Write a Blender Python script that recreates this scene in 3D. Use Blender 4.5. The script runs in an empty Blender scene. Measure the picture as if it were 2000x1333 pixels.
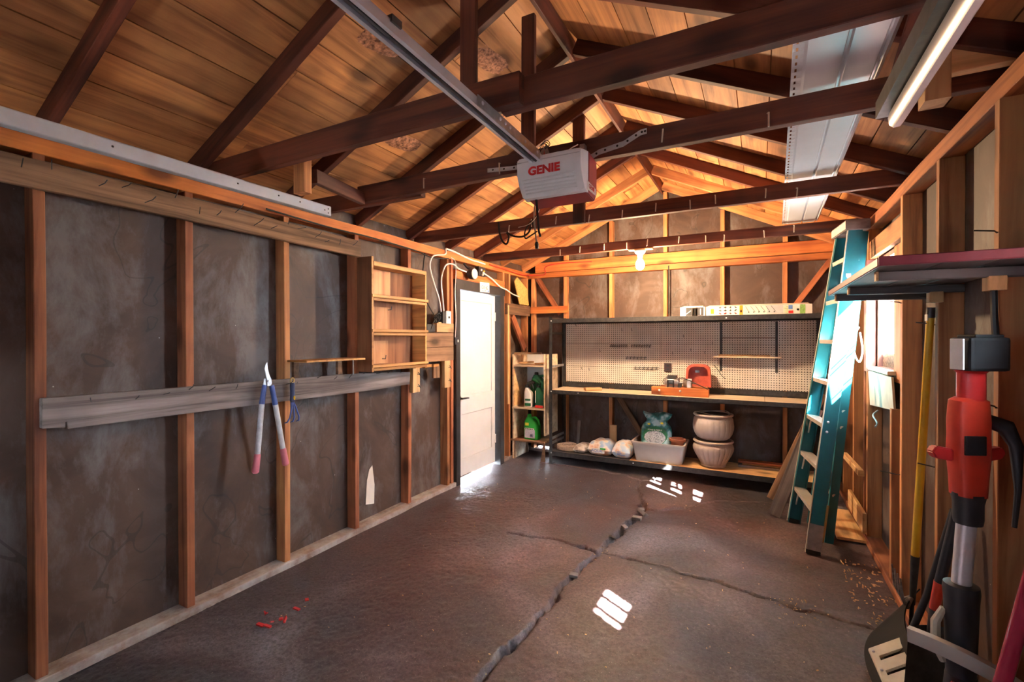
import bpy, bmesh, math, random
import numpy as np
from mathutils import Vector, Matrix, Quaternion, noise
random.seed(7)
S = bpy.context.scene
COL = S.collection
PI = math.pi
V = Vector

# ------------------------------------------------------------------ materials
def new_mat(name):
    m = bpy.data.materials.new(name); m.use_nodes = True
    nt = m.node_tree
    b = next(n for n in nt.nodes if n.type == 'BSDF_PRINCIPLED')
    return m, nt, b
def nd(nt, t, **kw):
    n = nt.nodes.new(t)
    for k, v in kw.items():
        if k in n.inputs: n.inputs[k].default_value = v
        else: setattr(n, k, v)
    return n
def c4(c): return (c[0], c[1], c[2], 1)
def ramp(nt, stops):
    r = nt.nodes.new('ShaderNodeValToRGB')
    e = r.color_ramp.elements
    while len(e) < len(stops): e.new(0.5)
    for i, (p, c) in enumerate(stops):
        e[i].position = p; e[i].color = c4(c)
    return r
def mix(nt, a, b, fac, mode='MIX'):
    n = nt.nodes.new('ShaderNodeMix'); n.data_type = 'RGBA'; n.blend_type = mode
    for idx, v in ((0, fac), (6, a), (7, b)):
        if isinstance(v, bpy.types.NodeSocket): nt.links.new(v, n.inputs[idx])
        elif idx == 0: n.inputs[0].default_value = v
        else: n.inputs[idx].default_value = c4(v)
    return n.outputs[2]
def math_(nt, op, a, b=None, c=None):
    n = nt.nodes.new('ShaderNodeMath'); n.operation = op
    for i, v in enumerate((a, b, c)):
        if v is None: continue
        if isinstance(v, bpy.types.NodeSocket): nt.links.new(v, n.inputs[i])
        else: n.inputs[i].default_value = v
    return n.outputs[0]

def plain(name, col, rough=0.55, metal=0.0, var=0.12, nscale=14, bump=0.0, spec=0.5, coat=0.0):
    m, nt, b = new_mat(name)
    tc = nd(nt, 'ShaderNodeTexCoord')
    no = nd(nt, 'ShaderNodeTexNoise', Scale=nscale, Detail=5.0, Roughness=0.6)
    nt.links.new(tc.outputs['Object'], no.inputs['Vector'])
    lo = tuple(max(0, x * (1 - var)) for x in col); hi = tuple(min(1, x * (1 + var)) for x in col)
    r = ramp(nt, [(0.3, lo), (0.7, hi)])
    nt.links.new(no.outputs['Fac'], r.inputs['Fac'])
    nt.links.new(r.outputs['Color'], b.inputs['Base Color'])
    b.inputs['Roughness'].default_value = rough; b.inputs['Metallic'].default_value = metal
    b.inputs['Specular IOR Level'].default_value = spec
    b.inputs['Coat Weight'].default_value = coat
    if bump > 0:
        bp = nd(nt, 'ShaderNodeBump', Strength=bump, Distance=0.004)
        nt.links.new(no.outputs['Fac'], bp.inputs['Height'])
        nt.links.new(bp.outputs['Normal'], b.inputs['Normal'])
    return m

def wood(name, c1, c2, c3=None, rough=0.7, axis=0, knots=True, stretch=16.0, attr=False, dust=None):
    """grain runs along the object's local axis; each object shifts the pattern by its own random number"""
    m, nt, b = new_mat(name)
    tc = nd(nt, 'ShaderNodeTexCoord')
    oi = nd(nt, 'ShaderNodeObjectInfo')
    vec = tc.outputs['Object']
    off = nd(nt, 'ShaderNodeCombineXYZ')
    if attr:
        at = nd(nt, 'ShaderNodeAttribute', attribute_name='pr')
        sp = nd(nt, 'ShaderNodeSeparateColor'); nt.links.new(at.outputs['Color'], sp.inputs[0])
        rnd = sp.outputs[0]
        for i in range(3): nt.links.new(math_(nt, 'MULTIPLY', sp.outputs[1 if i != 1 else 2], 37.0), off.inputs[i])
    else:
        rnd = oi.outputs['Random']
        for i in range(3): nt.links.new(math_(nt, 'MULTIPLY', rnd, 23.0 + 7 * i), off.inputs[i])
    add = nd(nt, 'ShaderNodeVectorMath', operation='ADD')
    nt.links.new(vec, add.inputs[0]); nt.links.new(off.outputs[0], add.inputs[1])
    sc = [stretch] * 3; sc[axis] = 0.9
    mp = nd(nt, 'ShaderNodeMapping'); mp.inputs['Scale'].default_value = sc
    nt.links.new(add.outputs[0], mp.inputs['Vector'])
    n1 = nd(nt, 'ShaderNodeTexNoise', Scale=1.0, Detail=7.0, Roughness=0.62, Distortion=0.6)
    nt.links.new(mp.outputs[0], n1.inputs['Vector'])
    r = ramp(nt, [(0.33, tuple(x * 0.7 for x in c1)), (0.5, tuple((x + y) / 2 for x, y in zip(c1, c2))), (0.66, c2)])
    nt.links.new(n1.outputs['Fac'], r.inputs['Fac'])
    col = r.outputs['Color']
    n2 = nd(nt, 'ShaderNodeTexNoise', Scale=2.3, Detail=3.0)
    nt.links.new(add.outputs[0], n2.inputs['Vector'])
    c3 = c3 or tuple(x * 0.45 for x in c1)
    f2 = math_(nt, 'MULTIPLY', math_(nt, 'SUBTRACT', n2.outputs['Fac'], 0.46), 3.2)
    cl = nd(nt, 'ShaderNodeClamp'); nt.links.new(f2, cl.inputs[0])
    col = mix(nt, col, c3, math_(nt, 'MULTIPLY', cl.outputs[0], 0.75))
    if knots:
        sk = [3.2] * 3; sk[axis] = 1.5
        mk = nd(nt, 'ShaderNodeMapping'); mk.inputs['Scale'].default_value = sk
        nt.links.new(add.outputs[0], mk.inputs['Vector'])
        vo = nd(nt, 'ShaderNodeTexVoronoi', Scale=1.6, Randomness=1.0)
        nt.links.new(mk.outputs[0], vo.inputs['Vector'])
        kf = nd(nt, 'ShaderNodeMapRange'); kf.inputs[1].default_value = 0.10; kf.inputs[2].default_value = 0.27
        kf.inputs[3].default_value = 1.0; kf.inputs[4].default_value = 0.0
        nt.links.new(vo.outputs['Distance'], kf.inputs[0])
        col = mix(nt, col, tuple(x * 0.28 for x in c1), math_(nt, 'MULTIPLY', kf.outputs[0], 0.85))
    hv = nd(nt, 'ShaderNodeHueSaturation')
    nt.links.new(col, hv.inputs['Color'])
    nt.links.new(math_(nt, 'ADD', math_(nt, 'MULTIPLY', rnd, 0.60), 0.72), hv.inputs['Value'])
    col = hv.outputs[0]
    if dust:
        n3 = nd(nt, 'ShaderNodeTexNoise', Scale=5.0, Detail=6.0, Roughness=0.7)
        nt.links.new(tc.outputs['Object'], n3.inputs['Vector'])
        d = nd(nt, 'ShaderNodeMapRange'); d.inputs[1].default_value = 0.36; d.inputs[2].default_value = 0.62
        nt.links.new(n3.outputs['Fac'], d.inputs[0])
        col = mix(nt, col, dust, math_(nt, 'MULTIPLY', d.outputs[0], 0.7))
    nt.links.new(col, b.inputs['Base Color'])
    b.inputs['Roughness'].default_value = rough
    bp = nd(nt, 'ShaderNodeBump', Strength=0.25, Distance=0.003)
    nt.links.new(n1.outputs['Fac'], bp.inputs['Height']); nt.links.new(bp.outputs['Normal'], b.inputs['Normal'])
    return m

M = {}
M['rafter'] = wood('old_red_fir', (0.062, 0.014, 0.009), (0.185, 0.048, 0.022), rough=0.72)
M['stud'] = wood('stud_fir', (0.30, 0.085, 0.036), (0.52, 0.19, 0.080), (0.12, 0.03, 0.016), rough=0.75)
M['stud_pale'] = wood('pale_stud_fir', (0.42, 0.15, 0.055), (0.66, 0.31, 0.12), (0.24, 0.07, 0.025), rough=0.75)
M['deck'] = wood('roof_deck_pine', (0.38, 0.140, 0.048), (0.66, 0.300, 0.105), (0.14, 0.042, 0.016), axis=1, attr=True, rough=0.7, stretch=15)
M['plate'] = wood('plate_fir', (0.36, 0.085, 0.022), (0.62, 0.22, 0.055), (0.2, 0.04, 0.012), rough=0.7)
M['weather'] = wood('weathered_board', (0.11, 0.085, 0.078), (0.30, 0.25, 0.235), (0.07, 0.052, 0.048), rough=0.85, knots=False, stretch=22)
M['weather_warm'] = wood('weathered_brown_board', (0.13, 0.070, 0.038), (0.34, 0.185, 0.100), (0.07, 0.04, 0.026), rough=0.85, knots=True, stretch=20)
M['ply'] = wood('yellow_pine_shelf', (0.50, 0.22, 0.06), (0.74, 0.38, 0.12), (0.40, 0.15, 0.04), rough=0.55, knots=False, stretch=20)
M['plyback'] = wood('plywood_panel', (0.50, 0.19, 0.07), (0.68, 0.36, 0.16), (0.32, 0.10, 0.035), rough=0.6, knots=False, stretch=11, axis=2)
M['plydark'] = wood('brown_board_side', (0.16, 0.06, 0.025), (0.30, 0.12, 0.05), rough=0.7, knots=False, axis=2)
M['paleply'] = wood('pale_plywood', (0.62, 0.46, 0.31), (0.80, 0.66, 0.48), (0.5, 0.34, 0.22), rough=0.6, knots=False)
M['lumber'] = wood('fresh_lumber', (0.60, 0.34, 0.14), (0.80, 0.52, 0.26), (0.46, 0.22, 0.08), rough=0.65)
M['sole'] = wood('sole_plate', (0.25, 0.15, 0.115), (0.42, 0.28, 0.23), (0.2, 0.15, 0.13), rough=0.85, dust=(0.52, 0.50, 0.49))
M['blackwood'] = wood('dark_stained_shelf', (0.055, 0.05, 0.05), (0.11, 0.105, 0.105), rough=0.6, knots=False)
M['oldred'] = plain('maroon_paint', (0.16, 0.025, 0.04), 0.45)
M['black_metal'] = plain('black_rack_metal', (0.035, 0.033, 0.034), 0.5, 0.3, 0.4, 30)
M['black_trim'] = plain('black_paint', (0.028, 0.026, 0.028), 0.5, 0, 0.3, 9)
M['black_plastic'] = plain('black_plastic', (0.018, 0.02, 0.026), 0.45, 0, 0.2)
M['matt_black'] = plain('matt_black_plastic', (0.014, 0.014, 0.015), 0.6, 0, 0.2, spec=0.15)
M['rubber'] = plain('black_rubber', (0.015, 0.015, 0.016), 0.75)
M['galv'] = plain('galvanised_steel', (0.74, 0.78, 0.85), 0.36, 0.40, 0.10, 5)
M['steel'] = plain('worn_steel', (0.42, 0.42, 0.44), 0.38, 0.8, 0.25, 20)
M['dark_steel'] = plain('dark_steel', (0.09, 0.09, 0.095), 0.5, 0.7, 0.3, 20)
M['alu'] = plain('aluminium', (0.78, 0.72, 0.64), 0.4, 0.6, 0.08)
M['white_panel'] = plain('white_siding_paint', (0.80, 0.84, 0.90), 0.30, 0, 0.05, 3)
M['white_door'] = plain('white_door_paint', (0.80, 0.79, 0.78), 0.42, 0, 0.05, 3, 0.1)
M['white'] = plain('white_plastic', (0.80, 0.79, 0.77), 0.4, 0, 0.03)
M['opener_white'] = plain('opener_white_plastic', (0.86, 0.87, 0.90), 0.4, 0, 0.03)
M['red'] = plain('red_plastic', (0.55, 0.025, 0.025), 0.35, 0, 0.08)
M['orange_red'] = plain('tool_red_plastic', (0.62, 0.045, 0.022), 0.4, 0, 0.1)
M['dark_red'] = plain('dark_red_metal', (0.30, 0.018, 0.025), 0.4, 0, 0.1)
M['magenta_rod'] = plain('magenta_painted_rod', (0.36, 0.018, 0.055), 0.25, 0, 0.1, coat=0.4)
M['rustred'] = plain('faded_red_enamel', (0.52, 0.095, 0.06), 0.5, 0, 0.3, 12)
M['pink'] = plain('pink_vinyl_grip', (0.62, 0.17, 0.22), 0.5, 0, 0.08)
M['blue'] = plain('blue_enamel', (0.06, 0.105, 0.36), 0.4, 0, 0.12)
M['dark_blue'] = plain('navy_grip', (0.018, 0.028, 0.09), 0.45)
M['handle_white'] = plain('worn_white_handle', (0.55, 0.56, 0.60), 0.5, 0, 0.2, 25)
M['yellow'] = plain('yellow_fibreglass', (0.72, 0.42, 0.02), 0.35, 0, 0.08)
M['teal'] = plain('teal_fibreglass', (0.010, 0.135, 0.165), 0.30, 0, 0.12, 8)
M['green'] = plain('green_plastic', (0.02, 0.40, 0.045), 0.35, 0, 0.06)
M['dark_green'] = plain('dark_green_plastic', (0.008, 0.15, 0.06), 0.4, 0, 0.2)
M['terracotta'] = plain('terracotta', (0.48, 0.17, 0.09), 0.75, 0, 0.12)
M['tub'] = plain('grey_tub_plastic', (0.42, 0.38, 0.35), 0.5, 0, 0.04)
M['pot'] = plain('stone_pot', (0.50, 0.43, 0.39), 0.6, 0, 0.1, 8)
M['peat'] = plain('dark_liner', (0.02, 0.022, 0.028), 0.4)
M['rope'] = plain('straw_rope', (0.42, 0.32, 0.25), 0.85, 0, 0.3, 40)
M['orange_print'] = plain('orange_print', (0.85, 0.33, 0.02), 0.5)
M['dark_print'] = plain('dark_print', (0.05, 0.05, 0.055), 0.5)
M['red_print'] = plain('red_print', (0.62, 0.02, 0.02), 0.4)
M['green_print'] = plain('leaf_green_print', (0.25, 0.45, 0.10), 0.5, 0, 0.3, 60)
M['blue_print'] = plain('blue_print', (0.12, 0.25, 0.6), 0.5, 0, 0.2, 30)
M['lilac_print'] = plain('lilac_label', (0.62, 0.58, 0.72), 0.5, 0, 0.25, 60)
M['yellow_print'] = plain('yellow_print', (0.85, 0.68, 0.05), 0.5)
M['grey_print'] = plain('grey_print', (0.55, 0.56, 0.58), 0.5)
M['card'] = plain('white_carton', (0.78, 0.73, 0.67), 0.6, 0, 0.03)
M['brown_card'] = plain('tan_carton', (0.6, 0.4, 0.25), 0.7)
M['outlet'] = plain('brown_outlet', (0.045, 0.02, 0.017), 0.35)
M['brass'] = plain('brass', (0.62, 0.42, 0.16), 0.35, 0.8)
M['cream'] = plain('cream_paint_wood', (0.60, 0.56, 0.48), 0.6, 0, 0.18, 6)
M['jamb_pink'] = plain('faded_pink_jamb', (0.42, 0.20, 0.17), 0.6, 0, 0.25, 12)
M['bark'] = plain('rough_bark', (0.36, 0.16, 0.09), 0.9, 0, 0.8, 55, 1.0)
M['osb'] = plain('strand_board', (0.66, 0.40, 0.13), 0.7, 0, 0.35, 60)
M['stone'] = plain('broken_concrete', (0.20, 0.165, 0.15), 0.9, 0, 0.3, 20, 0.5)
M['chip'] = plain('wood_chip', (0.75, 0.5, 0.25), 0.8)
M['siding_ext'] = plain('outside_siding', (0.5, 0.5, 0.5), 0.8)
M['ground'] = plain('outside_gravel', (0.42, 0.41, 0.39), 0.9, 0, 0.2, 3)

def bag_mat(name, a, b_, c, scale):
    m, nt, b = new_mat(name)
    tc = nd(nt, 'ShaderNodeTexCoord')
    n1 = nd(nt, 'ShaderNodeTexNoise', Scale=scale, Detail=3.0)
    nt.links.new(tc.outputs['Object'], n1.inputs['Vector'])
    r = ramp(nt, [(0.36, a), (0.5, b_), (0.62, c)])
    nt.links.new(n1.outputs['Fac'], r.inputs['Fac']); nt.links.new(r.outputs['Color'], b.inputs['Base Color'])
    b.inputs['Roughness'].default_value = 0.3
    return m
M['bag_teal'] = bag_mat('pebble_bag_film', (0.008, 0.07, 0.055), (0.03, 0.22, 0.24), (0.40, 0.62, 0.68), 11)
M['bag_orange'] = bag_mat('orange_white_bag_film', (0.55, 0.25, 0.14), (0.72, 0.66, 0.62), (0.30, 0.44, 0.66), 9)
M['bag_white'] = bag_mat('white_bag_film', (0.70, 0.46, 0.34), (0.75, 0.72, 0.70), (0.52, 0.66, 0.80), 16)
M['bag_grey'] = bag_mat('grey_wrap', (0.25, 0.2, 0.18), (0.45, 0.40, 0.38), (0.62, 0.58, 0.56), 18)

def pebble_mat():
    m, nt, b = new_mat('printed_pebbles')
    tc = nd(nt, 'ShaderNodeTexCoord')
    vo = nd(nt, 'ShaderNodeTexVoronoi', Scale=120.0)
    nt.links.new(tc.outputs['Object'], vo.inputs['Vector'])
    r = ramp(nt, [(0.0, (0.65, 0.68, 0.75)), (0.5, (0.38, 0.42, 0.50)), (0.9, (0.10, 0.12, 0.16))])
    nt.links.new(vo.outputs['Distance'], r.inputs['Fac'])
    nt.links.new(r.outputs['Color'], b.inputs['Base Color']); b.inputs['Roughness'].default_value = 0.4
    return m
M['pebble'] = pebble_mat()

def pegboard_mat():
    m, nt, b = new_mat('pegboard')
    tc = nd(nt, 'ShaderNodeTexCoord')
    sx = nd(nt, 'ShaderNodeSeparateXYZ'); nt.links.new(tc.outputs['Object'], sx.inputs[0])
    P = 0.0254
    def cell(s):
        f = math_(nt, 'FRACT', math_(nt, 'DIVIDE', math_(nt, 'ADD', s, 100 * P), P))
        return math_(nt, 'POWER', math_(nt, 'SUBTRACT', f, 0.5), 2.0)
    d = math_(nt, 'SQRT', math_(nt, 'ADD', cell(sx.outputs[0]), cell(sx.outputs[2])))
    hole = math_(nt, 'LESS_THAN', d, 0.21)
    n1 = nd(nt, 'ShaderNodeTexNoise', Scale=6.0, Detail=4.0)
    nt.links.new(tc.outputs['Object'], n1.inputs['Vector'])
    r = ramp(nt, [(0.3, (0.62, 0.56, 0.50)), (0.7, (0.76, 0.71, 0.64))])
    nt.links.new(n1.outputs['Fac'], r.inputs['Fac'])
    nt.links.new(mix(nt, r.outputs['Color'], (0.02, 0.015, 0.012), hole), b.inputs['Base Color'])
    b.inputs['Roughness'].default_value = 0.5
    return m
M['peg'] = pegboard_mat()

def sheath_mat():
    m, nt, b = new_mat('dark_fibreboard')
    tc = nd(nt, 'ShaderNodeTexCoord')
    n1 = nd(nt, 'ShaderNodeTexNoise', Scale=2.1, Detail=7.0, Roughness=0.62, Distortion=0.8)
    nt.links.new(tc.outputs['Object'], n1.inputs['Vector'])
    r = ramp(nt, [(0.30, (0.046, 0.024, 0.017)), (0.55, (0.082, 0.045, 0.032)), (0.78, (0.14, 0.090, 0.070))])
    nt.links.new(n1.outputs['Fac'], r.inputs['Fac'])
    dn = nd(nt, 'ShaderNodeTexNoise', Scale=3.4, Detail=8.0, Roughness=0.7, Distortion=0.3)
    mpd = nd(nt, 'ShaderNodeMapping'); mpd.inputs['Scale'].default_value = (1, 1, 0.45)
    nt.links.new(tc.outputs['Object'], mpd.inputs['Vector']); nt.links.new(mpd.outputs[0], dn.inputs['Vector'])
    dr = nd(nt, 'ShaderNodeMapRange'); dr.inputs[1].default_value = 0.49; dr.inputs[2].default_value = 0.66
    nt.links.new(dn.outputs['Fac'], dr.inputs[0])
    base = mix(nt, r.outputs['Color'], (0.24, 0.235, 0.24), math_(nt, 'MULTIPLY', dr.outputs[0], 0.45))
    # crisp water-stain rims
    n2 = nd(nt, 'ShaderNodeTexNoise', Scale=1.5, Detail=2.0, Distortion=1.4)
    nt.links.new(tc.outputs['Object'], n2.inputs['Vector'])
    rim = math_(nt, 'LESS_THAN', math_(nt, 'ABSOLUTE', math_(nt, 'SUBTRACT', n2.outputs['Fac'], 0.60)), 0.006)
    col = mix(nt, base, (0.03, 0.022, 0.02), math_(nt, 'MULTIPLY', rim, 0.5))
    vo = nd(nt, 'ShaderNodeTexVoronoi', Scale=7.0)
    nt.links.new(tc.outputs['Object'], vo.inputs['Vector'])
    col = mix(nt, col, (0.45, 0.42, 0.38), math_(nt, 'LESS_THAN', vo.outputs['Distance'], 0.022))
    nt.links.new(col, b.inputs['Base Color'])
    b.inputs['Roughness'].default_value = 0.62
    bp = nd(nt, 'ShaderNodeBump', Strength=0.2, Distance=0.006)
    nt.links.new(n1.outputs['Fac'], bp.inputs['Height']); nt.links.new(bp.outputs['Normal'], b.inputs['Normal'])
    return m
M['sheath'] = sheath_mat()

def floor_mat():
    m, nt, b = new_mat('stained_concrete')
    tc = nd(nt, 'ShaderNodeTexCoord')
    n1 = nd(nt, 'ShaderNodeTexNoise', Scale=1.1, Detail=5.0, Roughness=0.6, Distortion=0.7)
    nt.links.new(tc.outputs['Object'], n1.inputs['Vector'])
    r = ramp(nt, [(0.34, (0.060, 0.054, 0.056)), (0.50, (0.074, 0.049, 0.048)), (0.68, (0.17, 0.135, 0.135))])
    nt.links.new(n1.outputs['Fac'], r.inputs['Fac'])
    n2 = nd(nt, 'ShaderNodeTexNoise', Scale=62.0, Detail=6.0, Roughness=0.75)
    nt.links.new(tc.outputs['Object'], n2.inputs['Vector'])
    n3 = nd(nt, 'ShaderNodeTexNoise', Scale=150.0, Detail=2.0)
    nt.links.new(tc.outputs['Object'], n3.inputs['Vector'])
    col = mix(nt, r.outputs['Color'], (0.5, 0.5, 0.5), 0.55, 'OVERLAY')
    gr = ramp(nt, [(0.36, (0.34, 0.34, 0.34)), (0.64, (1.75, 1.75, 1.75))])
    nt.links.new(n2.outputs['Fac'], gr.inputs['Fac'])
    col = mix(nt, r.outputs['Color'], gr.outputs['Color'], 0.75, 'MULTIPLY')
    # pale specks of grit
    n5 = nd(nt, 'ShaderNodeTexNoise', Scale=0.55, Detail=4.0, Roughness=0.55, Distortion=0.5)
    nt.links.new(tc.outputs['Object'], n5.inputs['Vector'])
    zr = nd(nt, 'ShaderNodeMapRange'); zr.inputs[1].default_value = 0.40; zr.inputs[2].default_value = 0.60
    nt.links.new(n5.outputs['Fac'], zr.inputs[0])
    col = mix(nt, col, mix(nt, (1.12, 0.84, 0.84), (0.82, 0.98, 1.14), zr.outputs[0]), 1.0, 'MULTIPLY')
    sp = math_(nt, 'GREATER_THAN', n3.outputs['Fac'], 0.715)
    col = mix(nt, col, (0.42, 0.36, 0.32), math_(nt, 'MULTIPLY', sp, 0.8))
    nt.links.new(col, b.inputs['Base Color'])
    rr = nd(nt, 'ShaderNodeMapRange'); rr.inputs[1].default_value = 0.35; rr.inputs[2].default_value = 0.65
    rr.inputs[3].default_value = 0.33; rr.inputs[4].default_value = 0.60
    nt.links.new(n1.outputs['Fac'], rr.inputs[0]); nt.links.new(rr.outputs[0], b.inputs['Roughness'])
    # the slab is coarse where its skin has worn away, smooth elsewhere
    n4 = nd(nt, 'ShaderNodeTexNoise', Scale=0.7, Detail=3.0)
    nt.links.new(tc.outputs['Object'], n4.inputs['Vector'])
    wr = nd(nt, 'ShaderNodeMapRange'); wr.inputs[1].default_value = 0.42; wr.inputs[2].default_value = 0.58
    wr.inputs[3].default_value = 0.25; wr.inputs[4].default_value = 1.0
    nt.links.new(n4.outputs['Fac'], wr.inputs[0])
    hh = math_(nt, 'ADD', n2.outputs['Fac'], math_(nt, 'MULTIPLY', n1.outputs['Fac'], 1.5))
    bp = nd(nt, 'ShaderNodeBump', Distance=0.007)
    nt.links.new(wr.outputs[0], bp.inputs['Strength'])
    nt.links.new(hh, bp.inputs['Height']); nt.links.new(bp.outputs['Normal'], b.inputs['Normal'])
    return m
M['floor'] = floor_mat()

def glass_mat():
    m = bpy.data.materials.new('window_glass'); m.use_nodes = True
    nt = m.node_tree; nt.nodes.clear()
    o = nd(nt, 'ShaderNodeOutputMaterial'); t = nd(nt, 'ShaderNodeBsdfTransparent', Color=(0.93, 0.96, 0.97, 1))
    g = nd(nt, 'ShaderNodeBsdfGlossy', Roughness=0.03)
    mx = nd(nt, 'ShaderNodeMixShader'); mx.inputs[0].default_value = 0.05
    nt.links.new(t.outputs[0], mx.inputs[1]); nt.links.new(g.outputs[0], mx.inputs[2])
    nt.links.new(mx.outputs[0], o.inputs[0])
    return m
M['glass'] = glass_mat()

def emit_mat(name, col, strength):
    m = bpy.data.materials.new(name); m.use_nodes = True
    nt = m.node_tree; nt.nodes.clear()
    o = nd(nt, 'ShaderNodeOutputMaterial'); e = nd(nt, 'ShaderNodeEmission', Color=c4(col), Strength=strength)
    nt.links.new(e.outputs[0], o.inputs[0]); return m
BULB = 1750.0
M['bulb'] = emit_mat('lit_bulb', (1.0, 0.69, 0.40), BULB)

# ------------------------------------------------------------------ geometry helpers
def world(o):
    return world(o.parent) @ o.matrix_basis if o.parent else o.matrix_basis.copy()
def link(name, me, mat, parent=None, W=None):
    o = bpy.data.objects.new(name, me); COL.objects.link(o)
    if mat is not None and hasattr(me, 'materials') and len(me.materials) == 0: me.materials.append(M[mat] if isinstance(mat, str) else mat)
    if parent is not None: o.parent = parent
    W = W or Matrix.Identity(4)
    o.matrix_basis = (world(parent).inverted() @ W) if parent is not None else W
    return o
def tag(o, label=None, cat=None, group=None, kind=None):
    if label: o['label'] = label
    if cat: o['category'] = cat
    if group: o['group'] = group
    if kind: o['kind'] = kind
    return o
def thing(name, label, cat, loc=(0, 0, 0), group=None, rot=None):
    o = bpy.data.objects.new(name, None); COL.objects.link(o); o.empty_display_size = 0.05
    o.matrix_basis = Matrix.Translation(V(loc)) @ (rot.to_matrix().to_4x4() if rot else Matrix.Identity(4))
    return tag(o, label, cat, group)
def mesh_from(bm, name, smooth=False):
    me = bpy.data.meshes.new(name)
    bm.normal_update(); bm.to_mesh(me); bm.free()
    if smooth:
        me.polygons.foreach_set('use_smooth', [True] * len(me.polygons))
        try: me.set_sharp_from_angle(angle=math.radians(38))
        except Exception: pass
    return me

class MB:
    """collects shapes given in world coordinates"""
    def __init__(s): s.bm = bmesh.new()
    def box(s, c, size, rot=None, bev=0.0):
        T = Matrix.Translation(V(c)) @ (rot.to_matrix().to_4x4() if rot else Matrix.Identity(4)) @ Matrix.Diagonal((*size, 1))
        tmp = bmesh.new(); bmesh.ops.create_cube(tmp, size=1.0, matrix=T)
        if bev > 0: bmesh.ops.bevel(tmp, geom=tmp.edges[:], offset=bev, segments=2, affect='EDGES', profile=0.6)
        s.join(tmp); return s
    def b2(s, lo, hi, bev=0.0):
        lo, hi = V(lo), V(hi); return s.box((lo + hi) / 2, hi - lo, None, bev)
    def join(s, tmp):
        me = bpy.data.meshes.new('t'); tmp.to_mesh(me); tmp.free(); s.bm.from_mesh(me); bpy.data.meshes.remove(me)
    def tube(s, pts, r, n=10, caps=True):
        pts = [V(p) for p in pts]; R = r if isinstance(r, (list, tuple)) else [r] * len(pts)
        rings = []; up = None
        for i, p in enumerate(pts):
            d = (pts[min(i + 1, len(pts) - 1)] - pts[max(i - 1, 0)]).normalized()
            if up is None: up = V((0, 0, 1)) if abs(d.z) < 0.9 else V((1, 0, 0))
            a = (up - d * up.dot(d)).normalized(); b = d.cross(a); up = a
            rings.append([s.bm.verts.new(p + (a * math.cos(t) + b * math.sin(t)) * R[i]) for t in [2 * PI * k / n for k in range(n)]])
        for A, B in zip(rings, rings[1:]):
            for k in range(n): s.bm.faces.new((A[k], A[(k + 1) % n], B[(k + 1) % n], B[k]))
        if caps:
            s.bm.faces.new(rings[0][::-1]); s.bm.faces.new(rings[-1])
        return s
    def lathe(s, prof, c=(0, 0, 0), n=28, axis=None, ribs=0, ribamp=0.0, ribz=(0, 1e9), cap=(True, True)):
        c = V(c); q = axis or Quaternion()
        rings = []
        for (r, z) in prof:
            ring = []
            for k in range(n):
                t = 2 * PI * k / n
                rr = r
                if ribs and ribz[0] <= z <= ribz[1]: rr = r * (1 - ribamp * (1 - abs(math.sin(ribs * t / 2))) ** 2)
                ring.append(s.bm.verts.new(c + q @ V((rr * math.cos(t), rr * math.sin(t), z))))
            rings.append(ring)
        for A, B in zip(rings, rings[1:]):
            for k in range(n): s.bm.faces.new((A[k], A[(k + 1) % n], B[(k + 1) % n], B[k]))
        if cap[0]: s.bm.faces.new(rings[0][::-1])
        if cap[1]: s.bm.faces.new(rings[-1])
        return s
    def prism(s, poly, d, bev=0.0):
        """poly: 3D points of a planar outline; extruded by vector d"""
        d = V(d); tmp = bmesh.new()
        A = [tmp.verts.new(V(p)) for p in poly]; B = [tmp.verts.new(V(p) + d) for p in poly]
        n = len(poly)
        tmp.faces.new(A[::-1]); tmp.faces.new(B)
        for k in range(n): tmp.faces.new((A[k], A[(k + 1) % n], B[(k + 1) % n], B[k]))
        bmesh.ops.recalc_face_normals(tmp, faces=tmp.faces[:])
        if bev > 0: bmesh.ops.bevel(tmp, geom=tmp.edges[:], offset=bev, segments=2, affect='EDGES')
        s.join(tmp); return s
    def ball(s, c, r, seg=16, rings=10, scale=(1, 1, 1)):
        tmp = bmesh.new()
        bmesh.ops.create_uvsphere(tmp, u_segments=seg, v_segments=rings, radius=r, matrix=Matrix.Translation(V(c)) @ Matrix.Diagonal((*scale, 1)))
        s.join(tmp); return s
    def build(s, name, mat, parent=None, smooth=False, origin=None, **tags):
        """origin: where the object's own origin sits (default: the parent's)"""
        if origin is None: T = world(parent) if parent is not None else Matrix.Identity(4)
        else: T = Matrix.Translation(V(origin))
        s.bm.transform(T.inverted())
        o = link(name, mesh_from(s.bm, name, smooth), mat, parent, T)
        return tag(o, **tags) if tags else o

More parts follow.
